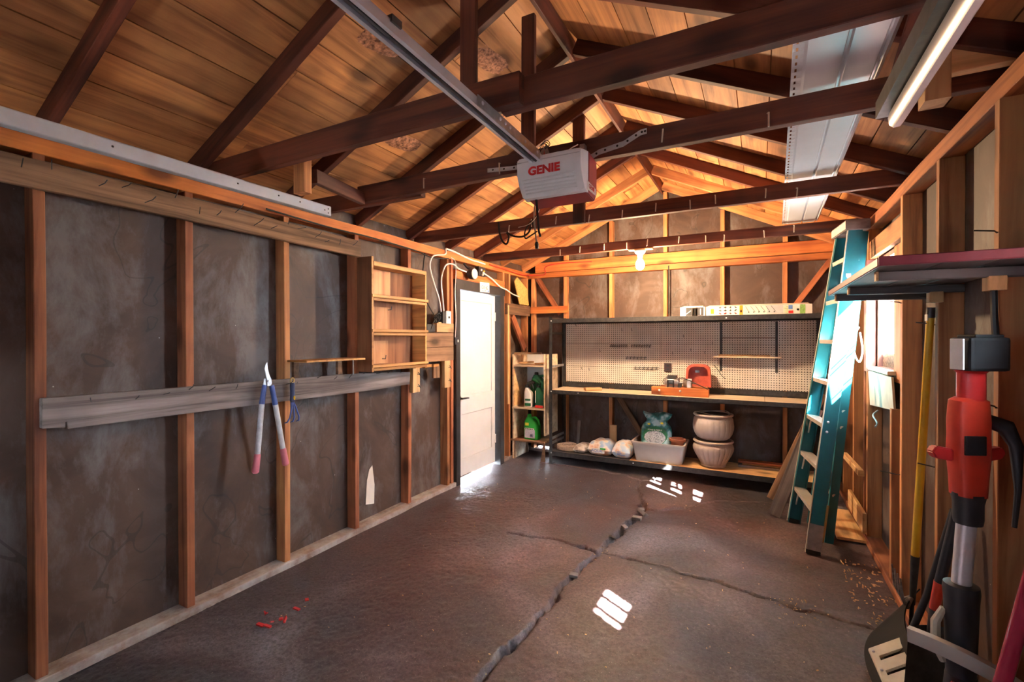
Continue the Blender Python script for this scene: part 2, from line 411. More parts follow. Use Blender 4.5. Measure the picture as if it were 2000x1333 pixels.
def frame(A, B, up):
    A, B, up = V(A), V(B), V(up)
    x = (B - A).normalized(); z = (up - x * up.dot(x)).normalized(); y = z.cross(x)
    m = Matrix((x, y, z)).transposed().to_4x4(); m.translation = (A + B) / 2
    return m, (B - A).length
def board(name, A, B, h, t, up, mat, parent=None, bev=0.003, wob=0.0, **tags):
    """a timber from A to B (its centre line), h deep along up, t thick; grain along its length"""
    W, L = frame(A, B, up)
    bm = bmesh.new()
    n = max(1, int(L / 0.25)) if wob else 1
    secs = []
    sd = random.random() * 99
    for i in range(n + 1):
        x = -L / 2 + L * i / n
        dz = (noise.noise((x * 1.3, sd, 0)) * wob) if wob else 0
        dy = (noise.noise((x * 1.3, sd, 5)) * wob) if wob else 0
        e = bev
        pr = [(-t/2+e, -h/2), (t/2-e, -h/2), (t/2, -h/2+e), (t/2, h/2-e), (t/2-e, h/2), (-t/2+e, h/2), (-t/2, h/2-e), (-t/2, -h/2+e)]
        secs.append([bm.verts.new((x, y + dy, z + dz)) for y, z in pr])
    for a, b in zip(secs, secs[1:]):
        for k in range(8): bm.faces.new((a[k], a[(k+1) % 8], b[(k+1) % 8], b[k]))
    bm.faces.new(secs[0][::-1]); bm.faces.new(secs[-1])
    bmesh.ops.recalc_face_normals(bm, faces=bm.faces[:])
    o = link(name, mesh_from(bm, name), mat, parent, W)
    return tag(o, **tags) if tags else o
def text(name, body, size, mat, W, parent, depth=0.0008, sx=1.0, bold=0.0):
    cu = bpy.data.curves.new(name, 'FONT'); cu.body = body; cu.size = size; cu.align_x = 'CENTER'; cu.align_y = 'CENTER'; cu.extrude = depth; cu.offset = bold
    tmp = bpy.data.objects.new('tmp', cu); COL.objects.link(tmp)
    bpy.context.view_layer.update()
    me = bpy.data.meshes.new_from_object(tmp.evaluated_get(bpy.context.evaluated_depsgraph_get()))
    bpy.data.objects.remove(tmp); bpy.data.curves.remove(cu)
    me.transform(Matrix.Diagonal((sx, 1, 1, 1))); me.materials.clear()
    return link(name, me, mat, parent, W)
def basis(o, x, y):
    x = V(x).normalized(); y = V(y).normalized(); z = x.cross(y)
    m = Matrix((x, y, z)).transposed().to_4x4(); m.translation = V(o); return m
def qz(a): return Quaternion((0, 0, 1), a)
def nails(parent, pts, d, L=0.05, r=0.0022, mat='dark_steel', bend=0.0):
    for p in pts:
        p = V(p); e = p + V(d) * L
        m = MB().tube([p - V(d) * 0.01, p + V(d) * L * 0.6, e + V((0, 0, bend))], r, 6)
        m.build('nail', mat, parent, origin=p)
# ------------------------------------------------------------------ the room
XL, XR = -2.80, 0.72            # stud faces
SL, SR = -2.89, 0.81            # sheathing faces
YF, YB, SB = -0.55, 5.80, 5.89  # garage-door wall, back stud face, back sheathing
XC = -1.04                      # ridge
Z0, SLOPE = 2.475, 0.475        # rafter undersides
PB, PT = 2.352, 2.427           # top plate
NRM = math.sqrt(1 + SLOPE ** 2)
RH, RT = 0.092, 0.043           # rafter section
def under(x):  # rafter underside height
    return Z0 + SLOPE * (x - XL) if x <= XC else Z0 + SLOPE * (XR - x)
def deckz(x): return under(x) + RH * NRM

def wall_sheet(name, axis, pos, thick, u0, u1, z0, z1, holes, mat, gable=None):
    """a board wall split round its openings; axis 0: wall in the YZ plane, axis 1: in the XZ plane"""
    us = sorted({u0, u1, *[h[0] for h in holes], *[h[1] for h in holes]})
    zs = sorted({z0, z1, *[h[2] for h in holes], *[h[3] for h in holes]})
    m = MB()
    for a, b in zip(us, us[1:]):
        for c, d in zip(zs, zs[1:]):
            if any(h[0] <= a and b <= h[1] and h[2] <= c and d <= h[3] for h in holes): continue
            if axis == 0: m.b2((min(pos, pos + thick), a, c), (max(pos, pos + thick), b, d))
            else: m.b2((a, min(pos, pos + thick), c), (b, max(pos, pos + thick), d))
    if gable:
        pts = [(x, pos, z) for x, z in gable]
        m.prism(pts, (0, thick, 0))
    return m.build(name, mat, kind='structure')

DOOR = (4.09, 4.95, -0.2, 2.055)
W1 = (3.80, 4.32, 1.33, 2.09)
W2 = (1.50, 1.86, 1.58, 1.86)
W3_FILL = (-0.45, 0.10, 1.15, 1.85)  # unseen window added to throw cool light on the left wall
GW_FILL = [(-2.15 + 0.56 * q, -1.70 + 0.56 * q, 1.60, 1.69) for q in range(2)]     # unseen garage-door panes added for light from the front
wall_sheet('wall_left', 0, SL, -0.05, YF - 0.1, SB + 0.05, -0.2, 2.62, [DOOR], 'sheath')
wall_sheet('wall_right', 0, SR, 0.05, YF - 0.1, SB + 0.05, -0.2, 2.62, [W1, W2, W3_FILL], 'sheath')
gab = [(SL - .05, 2.5), (SR + .05, 2.5), (SR + .05, deckz(SR) + .06), (XC, deckz(XC) + .08), (SL - .05, deckz(SL) + .06)]
wall_sheet('wall_back', 1, SB, 0.05, SL - 0.05, SR + 0.05, -0.2, 2.5, [(-2.70, -2.52, 0.03, 0.055), (-2.36, -2.27, 0.025, 0.06)], 'sheath', gab)
wall_sheet('wall_front', 1, YF, -0.05, SL - 0.05, SR + 0.05, -0.2, 2.5, GW_FILL, 'sheath', gab)

# floor: one slab, broken along its cracks
def floor():
    dx = 0.0125
    x0, x1, y0, y1 = SL - 0.02, SR + 0.02, YF, SB + 0.02
    nx, ny = int((x1 - x0) / dx) + 1, int((y1 - y0) / dx) + 1
    X, Y = np.meshgrid(np.linspace(x0, x1, nx), np.linspace(y0, y1, ny))
    rs = np.random.RandomState(3)
    def smooth_noise(f, seed):
        r = np.random.RandomState(seed); g = r.rand(int((y1 - y0) * f) + 4, int((x1 - x0) * f) + 4)
        gx, gy = (X - x0) * f, (Y - y0) * f
        i, j = gx.astype(int), gy.astype(int); a, b = gx - i, gy - j
        a, b = a * a * (3 - 2 * a), b * b * (3 - 2 * b)
        return (g[j, i] * (1 - a) + g[j, i + 1] * a) * (1 - b) + (g[j + 1, i] * (1 - a) + g[j + 1, i + 1] * a) * b - 0.5
    wx = smooth_noise(9, 1) * 0.05 + smooth_noise(30, 2) * 0.018
    wy = smooth_noise(9, 4) * 0.05 + smooth_noise(30, 5) * 0.018
    PX, PY = X + wx, Y + wy
    def dist(line):
        best = np.full(X.shape, 9.0)
        for (ax, ay), (bx, by) in zip(line, line[1:]):
            ux, uy = bx - ax, by - ay; L2 = ux * ux + uy * uy
            t = np.clip(((PX - ax) * ux + (PY - ay) * uy) / L2, 0, 1)
            best = np.minimum(best, np.hypot(PX - ax - t * ux, PY - ay - t * uy))
        return best
    main = [(-1.13, 0.9), (-1.108, 1.776), (-1.089, 2.14), (-1.075, 2.55), (-1.07, 2.82), (-1.035, 3.2), (-0.988, 3.56), (-0.951, 3.98), (-0.941, 4.33), (-1.085, 4.83), (-1.134, 5.1)]
    cracks = [(main, 0.010, 0.065), ([(-0.99, 3.6), (-0.951, 3.98), (-0.941, 4.33), (-1.0, 4.6)], 0.024, 0.06),
              ([(-1.134, 5.1), (-1.303, 5.22), (-1.669, 5.255), (-2.36, 5.27)], 0.013, 0.05), ([(-1.134, 5.1), (-1.03, 5.25), (-0.95, 5.6)], 0.008, 0.02),
              ([(-1.04, 3.27), (-1.39, 3.30), (-1.76, 3.24)], 0.011, 0.045), ([(-0.987, 3.29), (-0.555, 3.26), (-0.088, 3.165), (0.2, 3.13), (0.39, 3.11), (0.59, 3.07)], 0.010, 0.04),
              ([(-0.94, 4.31), (-0.80, 4.33), (-0.59, 4.52)], 0.024, 0.05), ([(-0.59, 4.52), (-0.354, 4.82), (0.16, 5.06), (0.6, 5.3)], 0.006, 0.015),
              ([(0.30, 2.75), (0.45, 2.72), (0.60, 2.68)], 0.005, 0.012)]
    Z = smooth_noise(2.2, 8) * 0.012 + smooth_noise(7, 9) * 0.004
    # slabs on the two sides of the long crack have settled apart
    xm = np.interp(Y, [p[1] for p in main], [p[0] for p in main])
    Z += np.where(PX < xm, 0.006, -0.004) * np.clip((Y - 1.0) * 2, 0, 1)
    rough = np.clip(smooth_noise(1.1, 12) * 4 + 0.4 + np.clip(2.2 - Y, -1, 1) * 0.5, 0, 1)
    Z += (smooth_noise(55, 14) * 0.0045 + smooth_noise(79, 15) * 0.0065) * rough
    for line, w, d in cracks:
        D = dist(line); Z -= d * np.clip(1.25 - D / w, 0, 1)
    Z -= 0.003
    n = nx * ny
    co = np.stack([X, Y, Z], -1).reshape(-1, 3).astype(np.float32)
    idx = np.arange(n).reshape(ny, nx)
    q = np.stack([idx[:-1, :-1], idx[:-1, 1:], idx[1:, 1:], idx[1:, :-1]], -1).reshape(-1, 4).astype(np.int32)
    me = bpy.data.meshes.new('floor')
    me.vertices.add(n); me.vertices.foreach_set('co', co.ravel())
    me.loops.add(q.size); me.loops.foreach_set('vertex_index', q.ravel())
    me.polygons.add(len(q)); me.polygons.foreach_set('loop_start', np.arange(0, q.size, 4, dtype=np.int32)); me.polygons.foreach_set('loop_total', np.full(len(q), 4, np.int32))
    me.update(); me.validate()
    me.polygons.foreach_set('use_smooth', [True] * len(q))
    tag(link('floor', me, 'floor'), kind='structure')
floor()
MB().b2((-14, -12, -0.3), (14, 16, -0.12)).build('ground', 'ground', kind='structure')

# roof: boards laid along the building, each a little off its neighbour
def ceiling():
    bm = bmesh.new(); lay = bm.loops.layers.float_color.new('pr')
    rr = random.Random(11)
    sx = V((1, 0, SLOPE)).normalized()
    for side in (-1, 1):
        d = V((side, 0, -SLOPE)).normalized()       # down the slope
        nrm = V((side * SLOPE, 0, 1)).normalized()
        apex = V((XC, 0, deckz(XC)))
        s = 0.004; L = 2.22
        while s < L:
            w = rr.choice((0.185, 0.19, 0.20, 0.215))
            y = YF - 0.1 - rr.random() * 1.5
            while y < SB + 0.1:
                ln = rr.choice((1.23, 1.845, 2.46, 2.46, 3.08))
                ya, yb = y + 0.0015, min(y + ln, SB + 0.06) - 0.0015
                if yb > YF - 0.1 and yb - ya > 0.02:
                    ya = max(ya, YF - 0.1)
                    col = (rr.random(), rr.random(), rr.random(), 1)
                    a = apex + d * (s + 0.003); b = apex + d * (s + w - 0.003)
                    dz = rr.uniform(-0.0015, 0.0015)
                    vs = []
                    for o in (dz * nrm, 0.022 * nrm):
                        for p in (a, b):
                            for yy in (ya, yb): vs.append(bm.verts.new(p + o + V((0, yy, 0))))
                    for f in ((0, 1, 3, 2), (4, 6, 7, 5), (0, 4, 5, 1), (2, 3, 7, 6), (0, 2, 6, 4), (1, 5, 7, 3)):
                        fc = bm.faces.new([vs[i] for i in f])
                        for l in fc.loops: l[lay] = col
                y += ln
            s += w
        # roofing above the boards keeps daylight out
        a = apex + nrm * 0.024 - d * 0.06; b = apex + d * 2.3 + nrm * 0.024
        vs = [bm.verts.new(p + o + V((0, yy, 0))) for o in (V((0, 0, 0)), nrm * 0.03) for p in (a, b) for yy in (YF - 0.15, SB + 0.1)]
        for f in ((0, 1, 3, 2), (4, 6, 7, 5), (0, 4, 5, 1), (2, 3, 7, 6), (0, 2, 6, 4), (1, 5, 7, 3)):
            fc = bm.faces.new([vs[i] for i in f])
            for l in fc.loops: l[lay] = (0, 0.5, 0.5, 1)
    bmesh.ops.recalc_face_normals(bm, faces=bm.faces[:])
    return tag(link('ceiling', mesh_from(bm, 'ceiling'), 'deck'), kind='structure')
ceil_o = ceiling()

# ------------------------------------------------------------------ timber frame
ORD = ['first', 'second', 'third', 'fourth', 'fifth', 'sixth', 'seventh', 'eighth', 'ninth']
RY = [0.91, 1.54, 2.16, 2.80, 3.42, 4.03, 4.58, 5.20, 5.795]
k = RH * NRM / 2
for i, yf in enumerate(RY):
    y = yf - RT / 2
    for side in (-1, 1):
        xe = SL + 0.004 if side < 0 else SR - 0.004
        xr = XC + side * 0.022
        A = V((xe, y, under(xe) + k)); B = V((xr, y, under(xr) + k))
        if side > 0 and i == 0: continue
        sl = 'left' if side < 0 else 'right'
        if i == 8: lab = 'end rafter of the %s roof slope lying flat against the back gable wall' % sl
        elif side < 0: lab = 'dark red-brown rafter of the left roof slope, %s counted from the front' % ORD[i]
        else: lab = 'dark red-brown rafter of the right roof slope, %s counted from the front' % ORD[i - 1]
        board('roof_rafter', A, B, RH, RT, (0, 0, 1), 'rafter' if i < 7 else 'stud_pale', wob=0.004, label=lab, cat='rafter', group='roof rafters')  # rearmost two pairs take paler wood, the bulb's light put into their colour
board('ridge_board', (XC, YF + 0.02, 3.345), (XC, SB - 0.005, 3.345), 0.13, 0.022, (0, 0, 1), 'rafter', label='long narrow ridge board where the two roof slopes meet', cat='ridge board')

# ceiling joists with the nails driven into them
def joist(yfar, pieces, lab, h=0.112):
    o = thing('ceiling_joist', lab, 'joist', (XC, yfar - 0.02, 2.43), 'ceiling joists')
    for (xa, xb, dy, za, zb) in pieces:
        board('timber', (xa, yfar - 0.0225 + dy, za + h / 2), (xb, yfar - 0.0225 + dy, zb + h / 2), h, 0.043, (0, 0, 1), 'rafter', o, wob=0.006)
    return o
J1 = joist(1.65, [(-2.86, -0.80, -0.035, 2.432, 2.430), (-0.90, 0.78, 0.010, 2.428, 2.432)], 'dark ceiling joist nearest the garage front, lapped from two timbers', 0.118)
J2 = joist(2.30, [(-2.34, 0.78, 0.0, 2.430, 2.431), (-2.86, -1.85, 0.046, 2.428, 2.418)], 'dark ceiling joist directly behind the garage door opener', 0.108)
J3 = joist(3.50, [(-2.86, 0.78, 0.0, 2.430, 2.431)], 'dark ceiling joist with black cable hanging from it', 0.098)
J4 = joist(4.74, [(-2.86, 0.78, 0.0, 2.434, 2.425)], 'dark ceiling joist carrying the lit bulb', 0.09)
rn = random.Random(5)
for J, y, n in ((J2, 2.255, 5), (J3, 3.455, 10), (J4, 4.695, 10)):
    for q in range(n):
        x = -1.9 + 2.3 * (q + 0.4 * rn.random()) / n
        z = 2.47 + 0.03 * rn.random(); L = 0.055
        m = MB().tube([(x, y + 0.01, z + 0.012), (x + 0.006, y - 0.016, z + 0.006), (x + 0.012 * rn.random(), y - 0.020, z - L)], 0.004, 6)
        m.build('nail', 'alu', J, origin=(x, y, z))
# king posts
for lab, x, y, za, zb, w, t in (('upright post hanging from the ridge in front of the opener rail', -1.028, 1.582, 2.545, 3.29, 0.075, 0.02),
                             ('upright brown post from the ridge down behind the opener', -1.075, 2.225, 2.36, 3.23, 0.075, 0.03),
                             ('upright brown post crossing the cable-hung joist', -1.225, 3.425, 2.418, 3.24, 0.092, 0.038)):
    board('king_post', (x, y, za), (x, y, zb), w, t, (1, 0, 0), 'rafter', wob=0.003, label=lab, cat='post', group='roof king posts')

# wall framing
LY = [0.853, 1.467, 2.073, 2.691, 3.319]
for i, y in enumerate(LY):
    m = 'stud' if i not in (2,) else 'stud_pale'
    lab = 'reddish wall stud on the left wall, %s from the front' % ORD[i]
    board('wall_stud', (-2.845, y, 0.04), (-2.845, y, PB), 0.09, 0.042, (1, 0, 0), m, wob=0.003, label=lab, cat='stud', group='left wall studs')
for j, (y, lab) in enumerate(((3.915, 'pale wall stud just before the white door, hook block nailed to it'), (3.985, 'reddish stud touching the black frame of the white door'))):
    board('wall_stud', (-2.845, y, 0.04), (-2.845, y, PB), 0.09, 0.042, (1, 0, 0), 'stud_pale' if j == 0 else 'stud', label=lab, cat='stud', group='left wall studs')
for j, (y, lab) in enumerate(((5.085, 'narrow stud hard against the far jamb of the white door'), (5.24, 'second stud beyond the white door, above the crosswise block'), (5.755, 'corner stud of the left wall at the back'))):
    board('wall_stud', (-2.845, y, 0.04), (-2.845, y, PB), 0.09, 0.042, (1, 0, 0), 'stud_pale', label=lab, cat='stud', group='left wall studs')
RYS = [2.18, 2.79, 3.40, 4.36, 4.95, 5.50]
RLAB = ['nearest wall stud on the right wall, behind the red trimmer', 'right wall stud behind the yellow tool handle', 'right wall stud forming the near side of the window',
        'right wall stud beyond the window, beside the ladder', 'right wall stud behind the ladder', 'last right wall stud before the back corner']
for y, lab in zip(RYS, RLAB):
    board('wall_stud', (0.765, y + 0.022, 0.04), (0.765, y + 0.022, PB), 0.09, 0.042, (1, 0, 0), 'stud_pale', wob=0.003, label=lab, cat='stud', group='right wall studs')
BX = [-2.745, -2.27, -1.656, -0.997, -0.372, 0.244, 0.66]
BLAB = ['corner stud at the left end of the back wall', 'back wall stud behind the rack upright', 'back wall stud one bay left of the lit bulb', 'back wall stud under the gable peak, behind the bulb',
        'back wall stud above the left end of the white cartons', 'back wall stud above the right part of the white cartons', 'back wall corner stud behind the ladder']
for x, lab in zip(BX, BLAB):
    zt = under(x) - 0.004
    o = thing('wall_stud', lab, 'stud', (x, 5.845, 0.04), 'back wall studs')
    board('lower_length', (x, 5.845, 0.04), (x, 5.845, PB), 0.088, 0.044, (0, 1, 0), 'stud_pale', o, wob=0.003)
    if zt - 2.57 > 0.08:
        board('gable_length', (x, 5.845, 2.567), (x, 5.845, zt), 0.088, 0.044, (0, 1, 0), 'stud_pale', o)
# plates
def strip(name, A, B, h, t, mat, up=(0, 0, 1)):
    o = board(name, A, B, h, t, up, mat, wob=0.004); return tag(o, kind='structure')
strip('trim_1', (-2.845, YF, (PB + PT) / 2), (-2.845, SB, (PB + PT) / 2), PT - PB, 0.088, 'plate')
strip('trim_2', (0.765, YF, (PB + PT) / 2), (0.765, SB, (PB + PT) / 2), PT - PB, 0.088, 'plate')
strip('trim_3', (-2.80, 5.845, (PB + PT) / 2), (0.72, 5.845, (PB + PT) / 2), PT - PB - 0.01, 0.09, 'plate')
strip('trim_4', (-2.70, 5.815, 2.495), (0.68, 5.815, 2.495), 0.13, 0.04, 'plate')
strip('trim_5', (-2.835, YF, 0.02), (-2.835, 4.05, 0.02), 0.045, 0.115, 'sole')
strip('trim_6', (-2.845, 4.985, 0.02), (-2.845, SB, 0.02), 0.045, 0.095, 'sole')
strip('trim_7', (0.760, YF, 0.02), (0.760, SB, 0.02), 0.05, 0.105, 'stud')
strip('trim_8', (-2.80, 5.845, 0.015), (0.72, 5.845, 0.015), 0.04, 0.095, 'sole')
# braces and blocks of the back corner
def stick(label, A, B, h, t, up, mat='stud', name='brace', cat='brace', group=None):
    return board(name, A, B, h, t, up, mat, label=label, cat=cat, group=group)
stick('red diagonal brace in the top left corner of the back wall', (-2.70, 5.835, 2.38), (-2.35, 5.835, 1.86), 0.06, 0.05, (0, 0, 1))
stick('red diagonal brace in the top right corner of the back wall', (0.66, 5.835, 2.36), (0.28, 5.835, 1.80), 0.055, 0.05, (0, 0, 1))
stick('slanting grey-brown brace under the workbench', (-1.60, 5.835, 0.86), (-1.28, 5.835, 0.36), 0.065, 0.04, (0, 0, 1), 'weather_warm')
stick('dark crosswise block nailed on the left wall beyond the door', (-2.775, 5.10, 1.905), (-2.775, 5.74, 1.905), 0.135, 0.04, (0, 0, 1), 'weather_warm', 'cross_block', 'block')
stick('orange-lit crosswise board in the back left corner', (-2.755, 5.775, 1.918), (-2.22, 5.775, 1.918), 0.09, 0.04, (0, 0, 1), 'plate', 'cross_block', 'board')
stick('slanting dark plank low in the corner beyond the door', (-2.80, 5.30, 1.83), (-2.80, 5.66, 1.40), 0.10, 0.03, (0, 1, 1), 'stud', 'brace', 'plank')
stick('thin pale stick standing beside the door frame', (-2.765, 5.135, 0.72), (-2.765, 5.125, 1.95), 0.035, 0.022, (0, 1, 0), 'lumber', 'batten', 'stick')
o = MB().prism([(-2.785, 5.33, 2.27), (-2.785, 5.40, 2.33), (-2.785, 5.70, 2.20), (-2.785, 5.74, 1.985), (-2.785, 5.47, 1.985)], (0.012, 0, 0)).build('board_offcut', 'osb', origin=(-2.785, 5.5, 2.0))
tag(o, 'orange strand-board offcut with slanted top in the corner', 'offcut')
stick('pipe-like pale stick upright at the back of the lower shelf', (-2.08, 5.765, 0.17), (-2.06, 5.775, 0.47), 0.04, 0.03, (1, 0, 0), 'weather', 'batten', 'stick')
stick('short pale offcut standing behind the bags', (-1.615, 5.775, 0.17), (-1.615, 5.775, 0.45), 0.085, 0.03, (1, 0, 0), 'lumber', 'wood_offcut', 'offcut')

# bark-edged patches on the roof boards
def bark(x, y, lx, ly):
    bm = bmesh.new(); side = -1 if x < XC else 1
    n = 14; pts = {}
    for i in range(n + 1):
        for j in range(n + 1):
            a, b = i / n - .5, j / n - .5
            hgt = max(0, 1 - (2 * a) ** 4 - (2 * b) ** 2) * 0.010 * (0.6 + 0.8 * random.random())
            px = x + a * lx + b * 0.04
            pts[i, j] = bm.verts.new((px, y + b * ly, deckz(px) + 0.002 - hgt - 0.001))
    for i in range(n):
        for j in range(n): bm.faces.new((pts[i, j], pts[i + 1, j], pts[i + 1, j + 1], pts[i, j + 1]))
    link('bark_patch', mesh_from(bm, 'bark'), 'bark', ceil_o)
bark(-2.16, 2.50, 0.12, 0.30); bark(-1.45, 2.45, 0.12, 0.32); bark(-1.75, 1.85, 0.10, 0.25)
# ------------------------------------------------------------------ left wall
def hooks_on(parent, y0, y1, z0, z1, x, n, seed, L=0.05):
    r = random.Random(seed)
    for i in range(n):
        y = y0 + (y1 - y0) * (i + 0.2 + 0.6 * r.random()) / n; z = z0 + (z1 - z0) * r.random()
        p = V((x, y, z)); d = V((0.75, r.uniform(-0.5, 0.5), r.uniform(0.1, 0.5))).normalized()
        l = L * r.uniform(0.6, 1.5)
        MB().tube([p - d * 0.01, p + d * l * 0.7, p + d * l + V((0, 0, 0.012 * r.random()))], 0.0023, 6).build('nail', 'dark_steel', parent, origin=p)
t = thing('nail_board', 'long brown board full of bent nails high on the left wall', 'board', (-2.78, 1.2, 2.25))
board('plank', (-2.782, -0.4, 2.262), (-2.782, 2.702, 2.243), 0.125, 0.034, (0, 0, 1), 'weather_warm', t, wob=0.004)
hooks_on(t, 0.75, 2.65, 2.23, 2.30, -2.765, 17, 3)
t = thing('nail_board', 'long grey weathered board with nails across the left wall, behind the loppers', 'board', (-2.78, 2.0, 1.2))
o = MB()
pl = [(0.0, 1.275), (0.846, 1.275), (2.40, 1.264), (2.405, 1.232), (2.425, 1.236), (2.425, 1.108), (2.41, 1.11)]
prof = [(0.848, 1.147), (0.925, 1.139), (0.925, 1.165), (0.93, 1.165), (0.932, 1.132), (1.5, 1.129), (2.0, 1.126), (2.66, 1.120), (3.275, 1.128), (3.285, 1.237), (2.66, 1.265), (1.8, 1.272), (0.848, 1.278)]
pb = MB().prism([(-2.798, y, z) for y, z in prof], (0.034, 0, 0), 0.002)
T = Matrix.Translation((-2.78, 2.05, 1.2)) @ Matrix.Rotation(PI / 2, 4, 'Z')
pb.bm.transform(T.inverted()); link('plank', mesh_from(pb.bm, 'plank'), 'weather', t, T)
hooks_on(t, 0.95, 3.2, 1.235, 1.262, -2.764, 16, 9)

# loppers
def lopper():
    x = -2.722
    t = thing('loppers', 'long-handled loppers with blue necks and pink grips hanging on the grey board', 'loppers', (x, 1.87, 1.26))
    piv = V((x, 1.872, 1.262))
    for i, (a, m_, b, c, e, nm) in enumerate((((1.858, 1.25), (1.838, 1.133), (1.809, 0.83), (1.793, 0.715), 0.0, 'near'), ((1.892, 1.245), (1.917, 1.122), (1.968, 0.835), (1.990, 0.72), 0.018, 'far'))):
        P = lambda q, k=e: V((x + k, q[0], q[1]))
        MB().tube([P(a), P(m_)], [0.0145, 0.0165], 14).build('neck', 'blue', t, True, origin=P(a))
        MB().tube([P(m_), P(b)], [0.0160, 0.0160], 14).build('handle', 'handle_white', t, True, origin=P(m_))
        d = (P(c) - P(b)).normalized()
        MB().tube([P(b), P(b) + d * 0.004, P(c) - d * 0.008, P(c)], [0.016, 0.019, 0.0205, 0.013], 14).build('grip', 'pink', t, True, origin=P(b))
    blade = [(1.868, 1.243), (1.866, 1.285), (1.856, 1.325), (1.850, 1.352), (1.858, 1.380), (1.868, 1.392), (1.870, 1.372), (1.874, 1.345), (1.884, 1.312), (1.896, 1.283), (1.900, 1.258), (1.890, 1.240)]
    b = MB().prism([(x + 0.004, y, z) for y, z in blade], (0.007, 0, 0), 0.0015); b.build('cutting_blade', 'steel', t, origin=piv)
    an = [(1.846, 1.245), (1.852, 1.285), (1.862, 1.292), (1.872, 1.270), (1.872, 1.245)]
    MB().prism([(x - 0.006, y, z) for y, z in an], (0.008, 0, 0), 0.0015).build('anvil', 'steel', t, origin=piv)
    MB().tube([(x - 0.012, 1.878, 1.273), (x + 0.018, 1.878, 1.273)], 0.0075, 12).build('pivot_bolt', 'galv', t, True, origin=piv)
    MB().tube([(-2.765, 1.872, 1.262), (x - 0.008, 1.874, 1.262), (x + 0.002, 1.874, 1.268)], 0.003, 6).build('hanging_nail', 'dark_steel', t, origin=piv)
lopper()
def hand_fork():
    x = -2.728
    t = thing('hand_cultivator', 'small blue three-pronged hand cultivator hanging below the little shelf', 'garden tool', (x, 2.058, 1.25))
    MB().tube([(x, 2.058, 1.118), (x, 2.058, 1.13), (x, 2.058, 1.18), (x, 2.058, 1.235), (x, 2.058, 1.248)], [0.013, 0.0165, 0.0145, 0.0165, 0.012], 14).build('grip', 'dark_blue', t, True, origin=(x, 2.058, 1.2))
    m = MB()
    pts = [(x, 2.058 + 0.013 * math.cos(a), 1.262 + 0.017 * math.sin(a)) for a in [2 * PI * k / 14 for k in range(15)]]
    m.tube(pts, 0.0045, 8).build('hanging_loop', 'brass', t, True, origin=(x, 2.058, 1.26))
    for dy in (-0.042, 0.0, 0.044):
        MB().tube([(x, 2.058 + dy * 0.15, 1.12), (x + 0.012, 2.058 + dy * 0.35, 1.085), (x + 0.018, 2.058 + dy * 0.8, 1.02), (x + 0.004, 2.058 + dy, 0.992), (x - 0.022, 2.058 + dy * 1.02, 0.984)], [0.006, 0.0055, 0.005, 0.005, 0.003], 8).build('prong', 'blue', t, True, origin=(x, 2.058, 1.1))
    MB().ball((x + 0.0145, 2.061, 1.147), 0.010, 12, 8, (0.35, 0.8, 1.5)).build('badge', 'yellow_print', t, True, origin=(x, 2.058, 1.15))
hand_fork()
t = thing('wall_shelf', 'small thin wooden shelf board on two brackets above the grey board', 'shelf', (-2.71, 2.38, 1.388))
MB().b2((-2.80, 2.072, 1.381), (-2.605, 2.585, 1.394), 0.002).build('shelf_board', 'ply', t)
for y in (2.125, 2.50): MB().b2((-2.80, y - 0.02, 1.272), (-2.776, y + 0.02, 1.381), 0.002).build('bracket', 'weather_warm', t)
MB().tube([(-2.70, 2.555, 1.384), (-2.70, 2.557, 1.268)], 0.005, 8).build('stay_wire', 'steel', t)

# hanging bookshelf
def bookshelf():
    y0, y1, zb, zt = 2.69, 3.365, 1.290, 2.175
    t = thing('wall_bookshelf', 'tall wooden shelf unit hung on the left wall beside the door', 'shelf unit', (-2.72, 3.03, zb))
    xb, xf = -2.795, -2.645
    for y, z1, m in ((y0, 2.175, 'plydark'), (y1 - 0.018, 2.138, 'ply')):
        MB().b2((xb, y, zb - 0.012), (xf, y + 0.018, z1), 0.0015).build('side_panel', m, t)
    # edge strip on the near side shows the pale front edge
    MB().b2((xf - 0.001, y0, zb - 0.012), (xf + 0.004, y0 + 0.018, 2.175)).build('edge_strip', 'ply', t)
    for zs in (1.322, 1.600, 1.872):
        MB().b2((xb, y0 + 0.018, zs - 0.012), (xf, y1 - 0.018, zs), 0.001).build('shelf', 'ply', t)
        board('front_lip', (xf + 0.006, y0 + 0.001, zs + 0.001), (xf + 0.006, y1 + 0.012, zs + 0.001), 0.024, 0.012, (0, 0, 1), 'ply', t)
        board('front_rail', (xf + 0.003, y0 + 0.019, zs - 0.027), (xf + 0.003, y1 - 0.002, zs - 0.027), 0.022, 0.006, (0, 0, 1), 'ply', t)
    MB().b2((xb, y0 + 0.018, 2.108), (xf, y1 - 0.018, 2.124), 0.001).build('shelf', 'ply', t)
    board('front_lip', (xf + 0.005, y0 + 0.018, 2.122), (xf + 0.005, y1 - 0.018, 2.122), 0.036, 0.010, (0, 0, 1), 'ply', t)
    MB().b2((xb - 0.004, y0 + 0.01, zb), (xb, y1 - 0.01, 2.12)).build('back_panel', 'plydark', t)
    for (a, b, c, d) in ((2.705, 3.05, 1.885, 2.105), (2.705, 3.04, 1.61, 1.80), (2.705, 3.02, 1.33, 1.52)):
        MB().b2((xb + 0.002, a, c), (xb + 0.012, b, d), 0.001).build('back_board', 'plyback', t)
    for dy, dz in ((2.95, 1.37), (3.02, 1.78)):
        MB().tube([(xb + 0.012, dy, dz), (xb + 0.05, dy, dz), (xb + 0.055, dy, dz + 0.03)], 0.003, 6).build('cup_hook', 'dark_steel', t)
bookshelf()

